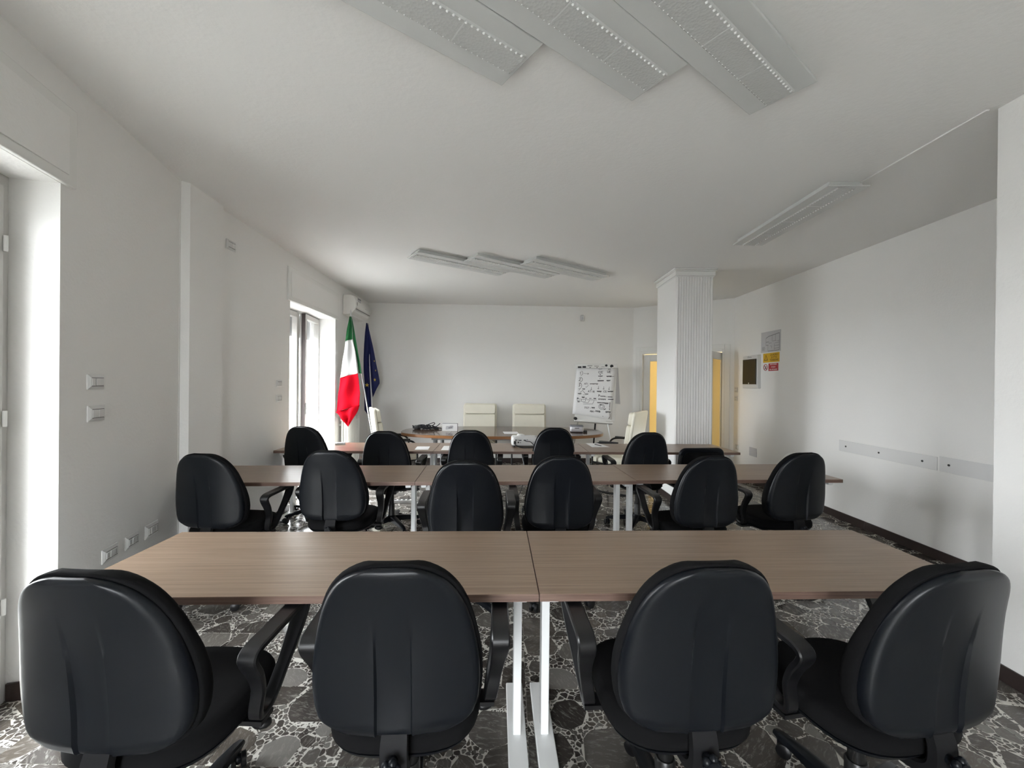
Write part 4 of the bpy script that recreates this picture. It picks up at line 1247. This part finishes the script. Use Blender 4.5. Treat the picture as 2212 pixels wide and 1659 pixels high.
# paper sheet, slightly curling
g = []
for i in range(13):
    v = i / 12; row = []
    for j in range(11):
        u = j / 10
        p = TL.lerp(TR, u).lerp(BL.lerp(BR, u), v) + nrm * (0.004 + 0.012 * v * v * math.sin(PI * u * 0.9 + 0.4) + 0.010 * v)
        row.append(p)
    g.append(row)
pm = MB(); pm.grid(g, flip=True)
pap = pm.build('paper_sheet', M['paper'], o, smooth=60); sm = pap.modifiers.new('thick', 'SOLIDIFY'); sm.thickness = 0.001; sm.offset = -1


def page(x, y):
    """x, y in the sheet's own sketch units (0-880 across, 0-1110 down)"""
    v = y / 1110.0; u = x / 880.0
    return TL.lerp(TR, u).lerp(BL.lerp(BR, u), v) + nrm * (0.0062 + 0.012 * v * v * math.sin(PI * u * 0.9 + 0.4) + 0.010 * v)
ink = MB()


def stroke(pts, w=6.0):
    for a, b in zip(pts, pts[1:]):
        d = Vector((b[0] - a[0], b[1] - a[1]))
        if d.length < 1e-6: continue
        n = Vector((-d.y, d.x)).normalized() * w / 2; e = d.normalized() * w * 0.3
        q = [(a[0] - e.x + n.x, a[1] - e.y + n.y), (b[0] + e.x + n.x, b[1] + e.y + n.y), (b[0] + e.x - n.x, b[1] + e.y - n.y), (a[0] - e.x - n.x, a[1] - e.y - n.y)]
        ink.add([page(*p) for p in q], [(0, 1, 2, 3)])
GL = dict(A=[[(0, 1), (.5, 0), (1, 1)], [(.2, .6), (.8, .6)]], C=[[(1, .1), (.4, 0), (0, .5), (.4, 1), (1, .9)]], E=[[(1, 0), (0, 0), (0, 1), (1, 1)], [(0, .5), (.8, .5)]], U=[[(0, 0), (0, .8), (.5, 1), (1, .8), (1, 0)]],
          T=[[(0, 0), (1, 0)], [(.5, 0), (.5, 1)]], I=[[(.5, 0), (.5, 1)]], R=[[(0, 1), (0, 0), (.9, .2), (0, .5), (1, 1)]], S=[[(1, .1), (.2, 0), (.1, .4), (.9, .6), (.8, 1), (0, .9)]], P=[[(0, 1), (0, 0), (.9, .15), (.8, .5), (0, .5)]],
          D=[[(0, 0), (0, 1), (.9, .6), (.7, .1), (0, 0)]], M=[[(0, 1), (.1, 0), (.5, .7), (.9, 0), (1, 1)]], N=[[(0, 1), (0, 0), (1, 1), (1, 0)]], O=[[(.5, 0), (0, .5), (.5, 1), (1, .5), (.5, 0)]], B=[[(0, 0), (0, 1), (.9, .75), (.1, .5), (.8, .2), (0, 0)]])
GL['1'] = [[(.2, .2), (.6, 0), (.6, 1)]]; GL['2'] = [[(0, .2), (.5, 0), (.9, .3), (0, 1), (1, .95)]]; GL['3'] = [[(0, 0), (.9, .1), (.3, .45), (.9, .7), (.4, 1), (0, .9)]]; GL['-'] = [[(0, .5), (1, .5)]]


def word(txt, x, y, w, h, wt=6.0, slope=-0.04):
    for ch in txt:
        for st in GL.get(ch, []):
            stroke([(x + p[0] * w * 0.75, y + p[1] * h + slope * 0) for p in st], wt)
        x += w


def scribble(x, y, w, h, k, wt=6.0):
    rn = random.Random(int(x * 7 + y)); pts = []
    for i in range(k * 2 + 1):
        pts.append((x + w * i / (2 * k), y + (h if i % 2 else 0) * rn.uniform(0.6, 1.0) - 0.06 * w * i / (2 * k)))
    stroke(pts, wt)


def arc(cx, cy, rx, ry, a0, a1, wt=6.0, n=14):
    stroke([(cx + rx * math.cos(math.radians(a0 + (a1 - a0) * i / n)), cy + ry * math.sin(math.radians(a0 + (a1 - a0) * i / n))) for i in range(n + 1)], wt)


def arrow_down(x, y, l):
    stroke([(x, y), (x - 2, y + l)]); stroke([(x - 16, y + l - 16), (x - 2, y + l), (x + 14, y + l - 16)])
word('1', 75, 95, 40, 60, 8); arc(95, 125, 50, 55, -70, 80, 7); stroke([(165, 130), (275, 135)]); stroke([(255, 118), (278, 135), (252, 152)])
word('2', 75, 235, 50, 75, 9); arc(95, 280, 55, 60, -80, 75, 8)
word('3', 80, 365, 45, 80, 9); arc(90, 430, 60, 75, -80, 100, 7); stroke([(140, 470), (95, 540)])
word('CE', 490, 70, 58, 45, 8); word('UE', 690, 60, 45, 45, 8); scribble(490, 20, 80, 12, 5); scribble(700, 18, 60, 12, 4)
stroke([(530, 140), (545, 155)], 14); scribble(495, 175, 100, 34, 5, 7); scribble(680, 175, 110, 26, 7, 8); stroke([(770, 195), (850, 180)], 7)
stroke([(540, 225), (538, 250)], 7); scribble(492, 280, 135, 22, 8, 8); stroke([(495, 305), (630, 290)], 6); scribble(690, 265, 85, 32, 5, 7)
word('AT', 205, 355, 32, 36, 7); stroke([(275, 355), (280, 392)], 6); scribble(325, 360, 180, 30, 9, 7)
stroke([(300, 405), (255, 455), (235, 445)], 6)
for x in (370, 525, 645, 765): arrow_down(x, 415 + (30 if x == 370 else 0), 62)
word('ATIR', 300, 525, 40, 40, 7); scribble(500, 520, 100, 34, 6, 8); word('CS', 645, 505, 38, 36, 7); scribble(740, 505, 120, 28, 7, 8)
scribble(170, 490, 60, 30, 4, 7); stroke([(125, 590), (180, 535), (245, 610)], 7); scribble(80, 610, 75, 24, 5, 8); stroke([(195, 640), (310, 615)], 6); scribble(240, 605, 70, 18, 5, 6)
word('P', 545, 600, 40, 50, 8); scribble(585, 625, 110, 26, 7, 7); stroke([(755, 635), (850, 630)], 14); stroke([(700, 640), (735, 638)], 6)
scribble(545, 690, 170, 28, 9, 7); stroke([(765, 685), (880, 675)], 14); scribble(530, 770, 160, 24, 9, 7); scribble(690, 765, 90, 36, 5, 8)
stroke([(70, 745), (510, 730)], 6); stroke([(75, 745), (80, 785), (260, 790), (262, 745)], 6); stroke([(175, 745), (178, 790)], 6); stroke([(210, 815), (325, 810), (355, 745)], 6); stroke([(225, 850), (430, 825), (455, 740)], 6)
scribble(175, 680, 60, 36, 4, 7); scribble(250, 705, 40, 20, 3, 6); scribble(345, 700, 45, 20, 3, 6); scribble(440, 690, 55, 22, 4, 7); scribble(90, 800, 45, 22, 3, 8); scribble(70, 720, 30, 20, 3, 8)
arc(635, 860, 62, 58, 0, 360, 7, 22); arc(635, 858, 36, 34, 0, 360, 7, 18); stroke([(600, 825), (630, 822)], 14); stroke([(690, 920), (730, 895)], 14)
stroke([(810, 750), (815, 860)], 12); stroke([(812, 880), (816, 905)], 12); scribble(735, 945, 110, 38, 6, 8); arc(825, 1030, 18, 45, -90, 100, 8); stroke([(828, 1080), (815, 1100)], 8); stroke([(675, 1065), (690, 1062)], 8)
word('DST', 265, 905, 34, 40, 7); stroke([(375, 925), (400, 922)], 6); scribble(415, 895, 70, 30, 4, 8); word('MM', 390, 975, 40, 36, 7); stroke([(475, 990), (500, 985)]); word('MMB', 510, 955, 40, 36, 7)
ink.build('handwriting', M['ink'], pap, kind='stuff')
# second sheet hanging behind
MB().prism([Vector((1.79, 7.16, 1.12)), Vector((1.885, 7.16, 1.11)), Vector((1.845, 7.17, 1.74)), Vector((1.80, 7.17, 1.74))], (0, 0.003, 0)).build('rear_sheet', M['greypaper'], o)
# tray and legs
MB().prism([Vector((1.062, 6.935, 0.865)), Vector((1.70, 6.905, 0.825)), Vector((1.70, 6.985, 0.80)), Vector((1.062, 7.015, 0.84))], (0, 0, -0.035)).build('pen_tray', M['trim'], o, bevel=(0.006, 2))
MB().cyl((1.078, 6.93, 0.872), (1.078, 7.02, 0.868), 0.026, n=14).build('tray_cap', M['dark'], o, smooth=40)
MB().cyl((1.140, 7.03, 0.86), (0.955, 6.72, 0.0), 0.013, n=10).build('leg', M['chrome'], o, smooth=40)
MB().cyl((1.62, 7.00, 0.86), (1.72, 6.70, 0.0), 0.013, n=10).build('leg', M['white_metal'], o, smooth=40)
MB().cyl((1.450, 7.08, 0.95), (1.450, 7.40, 0.0), 0.014, n=10).build('leg', M['frame_black'], o, smooth=40)

# ------------------------------------------------------------------ things on the desks and the oval table
ZT = 0.7405


def sheet(name, label, pts, cat='paper', group='paper sheets on the far desks', mt='paper', z=ZT, t=0.0008):
    o = MB().prism([(x, y, z) for x, y in pts], (0, 0, t)).build(name, M[mt])
    return tag(o, label, cat, group)
sheet('paper_sheet', 'blank white sheet on the far row desk left of the joint', [(-1.028, 4.375), (-0.885, 4.382), (-0.908, 4.600), (-1.050, 4.590)])
sheet('paper_sheet', 'blank white sheet partly behind a chair right of the joint', [(-0.748, 4.36), (-0.548, 4.37), (-0.560, 4.66), (-0.762, 4.65)])
sheet('paper_sheet', 'white sheet with a black pen lying on the right far desk', [(0.915, 4.672), (1.122, 4.685), (1.045, 4.975), (0.895, 4.965)])
o = MB().tube([(0.985, 4.86, ZT + 0.005), (1.03, 4.765, ZT + 0.005), (1.043, 4.738, ZT + 0.005)], [0.0045, 0.0045, 0.0012], 8).build('pen', M['ink'], smooth=40)
tag(o, 'black pen lying on the white sheet of the right far desk', 'pen')
sheet('paper_sheet', 'single white sheet on the oval table behind the projector', [(-0.10, 5.80), (0.11, 5.81), (0.08, 6.08), (-0.13, 6.07)], group='paper sheets on the oval table')
o = thing('tissue_box', 'small flat white packet on the desk under the red flag', 'packet', (-1.955, 4.70, ZT), math.radians(24))
MB().box(-0.055, 0.055, -0.030, 0.030, 0, 0.020).build('carton', M['paper'], o, bevel=(0.004, 2))
MB().box(-0.030, 0.030, -0.0304, 0.0304, 0.006, 0.0203).build('printed_band', M['greypaper'], o)

# projector
o = thing('projector', 'white projector with black cables on the centre far desk', 'projector', (0.155, 4.735, ZT), math.radians(2))
MB().lathe([(0.90, 0.018), (0.985, 0.022), (1.0, 0.034), (1.0, 0.085), (0.975, 0.100), (0.92, 0.108), (0.5, 0.112)], 44, a=0.158, b=0.122, e=6.0).build('body', M['plate'], o, smooth=40)
MB().box(-0.155, 0.155, -0.12, 0.12, 0.016, 0.024).build('base_seam', M['grey_metal'], o)
MB().lathe([(1.0, 0.105), (0.9, 0.120), (0.5, 0.128)], 20, (-0.045, 0.06, 0), a=0.05, b=0.04).build('zoom_ring', M['trim'], o, smooth=50)
for k in range(4):
    MB().box(0.0 - 0.05, 0.07, -0.02 + k * 0.02, -0.012 + k * 0.02, 0.111, 0.1135).build('button_row', M['greypaper'], o)
for (x, z, w, h) in ((-0.108, 0.080, 0.010, 0.005), (-0.086, 0.081, 0.004, 0.004), (-0.062, 0.078, 0.016, 0.005), (-0.010, 0.078, 0.012, 0.006), (0.018, 0.083, 0.006, 0.003), (-0.082, 0.054, 0.008, 0.008), (-0.058, 0.052, 0.004, 0.004), (-0.120, 0.052, 0.013, 0.017)):
    MB().box(x - w, x + w, -0.126, -0.1185, z - h, z + h).build('port', M['dark'], o, bevel=(0.001, 1))
MB().cyl((0.105, -0.1245, 0.048), (0.105, -0.119, 0.048), 0.024, n=20).build('speaker_grille', M['greypaper'], o, smooth=40)
MB().cyl((-0.05, 0.115, 0.06), (-0.05, 0.135, 0.06), 0.034, n=20).build('lens', M['smoke'], o, smooth=40)
for x in (-0.13, 0.13):
    for y in (-0.10, 0.10):
        MB().cyl((x, y, 0.0), (x, y, 0.02), 0.012, n=10).build('foot', M['dark'], o, smooth=40)
MB().tube(catmull([(-0.12, -0.128, 0.050), (-0.115, -0.150, 0.03), (-0.06, -0.170, 0.006), (0.03, -0.185, 0.005), (0.14, -0.165, 0.005), (0.24, -0.10, 0.005), (0.33, 0.05, 0.005)], 5), 0.0045, 8).build('power_cable', M['ink'], o, smooth=50)
MB().tube(catmull([(-0.010, -0.128, 0.078), (0.006, -0.155, 0.072), (0.05, -0.16, 0.066), (0.085, -0.17, 0.035), (0.115, -0.165, 0.006), (0.20, -0.10, 0.010), (0.32, -0.02, 0.010)], 5), 0.004, 8).build('video_cable', M['ink'], o, smooth=50)

# boxed device, cable bundle, speaker on the oval table
o = thing('product_box', 'small white carton printed with a grey device on the oval table', 'box', (-0.913, 6.11, ZT), math.radians(1))
MB().box(-0.112, 0.112, -0.03, 0.03, 0, 0.108).build('carton', M['paper'], o, bevel=(0.001, 1))
MB().box(0.1122, 0.1130, -0.03, 0.03, 0, 0.108).build('dark_side', M['inkgrey'], o)
MB().box(-0.112, 0.112, -0.029, 0.03, 0.1082, 0.1090).build('dark_top', M['inkgrey'], o)
pr = MB(); pr.prism([(-0.06, -0.0305, 0.03), (-0.055, -0.0305, 0.022), (0.05, -0.0305, 0.036), (0.055, -0.0305, 0.078), (0.03, -0.0305, 0.080), (-0.055, -0.0305, 0.072)], (0, -0.0004, 0)); pr.build('device_print', M['greypaper'], o)
pr = MB(); pr.prism([(-0.02, -0.0310, 0.040), (0.035, -0.0310, 0.044), (0.04, -0.0310, 0.060), (-0.02, -0.0310, 0.053)], (0, -0.0004, 0)); pr.prism([(0.0, -0.0310, 0.067), (0.045, -0.0310, 0.070), (0.045, -0.0310, 0.077), (0.0, -0.0310, 0.074)], (0, -0.0004, 0)); pr.build('device_shadow_print', M['inkgrey'], o)
o = thing('cable_bundle', 'tangled bundle of black cables at the window end of the oval table', 'cables', (-1.28, 6.30, ZT))
rn = random.Random(4)
for k in range(9):
    pts = []
    ph = rn.uniform(0, 6.28); r1 = rn.uniform(0.10, 0.19); r2 = rn.uniform(0.04, 0.09)
    for i in range(14):
        a = ph + i * 2 * PI / 13
        pts.append((-0.05 + r1 * math.cos(a) + rn.uniform(-.012, .012), r2 * math.sin(a) + rn.uniform(-.01, .01), 0.008 + 0.055 * rn.random() * (1 if math.cos(a) < 0.6 else 0.4)))
    MB().tube(catmull(pts, 4), 0.0055, 6).build('cable', M['ink'], o, smooth=50)
for pts in ([(-0.02, 0, 0.06), (0.04, 0, 0.085), (0.09, 0, 0.10), (0.10, 0.02, 0.08), (0.06, 0.03, 0.05)], [(0.05, 0.02, 0.03), (0.13, 0, 0.045), (0.17, 0, 0.075), (0.185, 0, 0.09)], [(0.02, -0.02, 0.02), (0.12, -0.03, 0.012), (0.20, -0.02, 0.01), (0.25, -0.01, 0.012)], [(0.0, 0.0, 0.05), (0.06, 0.0, 0.055), (0.14, 0.0, 0.03), (0.2, 0.01, 0.02)]):
    MB().tube(catmull(pts, 5), 0.006, 6).build('cable_end', M['ink'], o, smooth=50)
MB().box(0.10, 0.17, -0.03, 0.01, 0.0, 0.028).build('plug', M['dark'], o, bevel=(0.006, 2))
MB().lathe([(0.9, 0), (1, 0.01), (1, 0.045), (0.85, 0.058)], 20, (-0.16, 0, 0), a=0.05, b=0.04, e=3).build('adapter', M['dark'], o, smooth=40)
o = thing('conference_speaker', 'small silver box with dark lid at the right end of the oval table', 'speaker', (0.965, 6.115, ZT), math.radians(-3))
MB().lathe([(0.93, 0.012), (1.0, 0.02), (1.0, 0.078), (0.98, 0.082)], 36, a=0.098, b=0.07, e=7).build('body', M['silver'], o, smooth=40)
MB().lathe([(1.0, 0.082), (1.0, 0.095), (0.96, 0.102), (0.6, 0.104)], 36, a=0.099, b=0.071, e=7).build('lid', M['inkgrey'], o, smooth=40)
MB().lathe([(0.9, 0.0), (0.97, 0.004), (0.97, 0.013)], 36, a=0.096, b=0.068, e=7).build('base', M['dark'], o, smooth=40)
MB().box(-0.032, 0.032, -0.0735, -0.069, 0.060, 0.070).build('slot', M['dark'], o, bevel=(0.002, 1))
MB().box(0.097, 0.152, -0.045, -0.015, 0.0, 0.028).build('plug', M['dark'], o, bevel=(0.004, 2))

# power strip and cable on the floor
o = thing('power_strip', 'white power strip with a red switch on the floor under the far desks', 'power strip', (-1.33, 4.97, 0), math.radians(3))
MB().box(-0.14, 0.14, -0.024, 0.024, 0.0, 0.038).build('body', M['trim'], o, bevel=(0.006, 2))
MB().box(-0.13, -0.10, -0.012, 0.012, 0.038, 0.044).build('red_switch', M['sign_r'], o, bevel=(0.003, 1))
for k in range(4):
    MB().cyl((-0.065 + k * 0.052, 0, 0.038), (-0.065 + k * 0.052, 0, 0.0385), 0.019, n=16).build('outlet', M['dark'], o)
MB().tube(catmull([(0.14, 0, 0.02), (0.22, 0.02, 0.006), (0.30, 0.10, 0.006), (0.36, 0.02, 0.006), (0.55, -0.1, 0.006), (0.9, 0.05, 0.006), (1.3, 0.3, 0.006)], 6), 0.005, 8).build('cord', M['ink'], o, smooth=50)
o = MB().tube(catmull([(0.20, 4.99, 0.70), (0.19, 5.01, 0.5), (0.14, 5.03, 0.2), (0.05, 5.05, 0.02), (-0.05, 5.08, 0.006), (-0.25, 5.10, 0.006), (-0.42, 5.02, 0.006), (-0.55, 4.98, 0.006)], 6), 0.0045, 8).build('hanging_cable', M['ink'], smooth=50)
tag(o, 'black cable hanging behind the centre far desk down to the floor', 'cable')

# ------------------------------------------------------------------ beyond the window
struct(MB().box(-220, 120, -120, 220, -4.7, -4.5).build('ground', M['asphalt']))
o = thing('apartment_building', 'pale apartment building across the street seen through the far window', 'building', (-30.0, 62.0, -4.5))
MB().box(-6, 0, -16, 16, 0, 17).build('facade', M['facade'], o)
for iz in range(5):
    for iy in range(7):
        y = -12.6 + iy * 4.2; z = 1.2 + iz * 3.2
        w = MB().box(0.0, 0.06, y - 0.6, y + 0.6, z, z + 1.7).build('window', M['facade_win'], o)
        MB().box(0.0, 0.16, y - 0.75, y + 0.75, z - 0.12, z).build('window_sill', M['trim'], o)
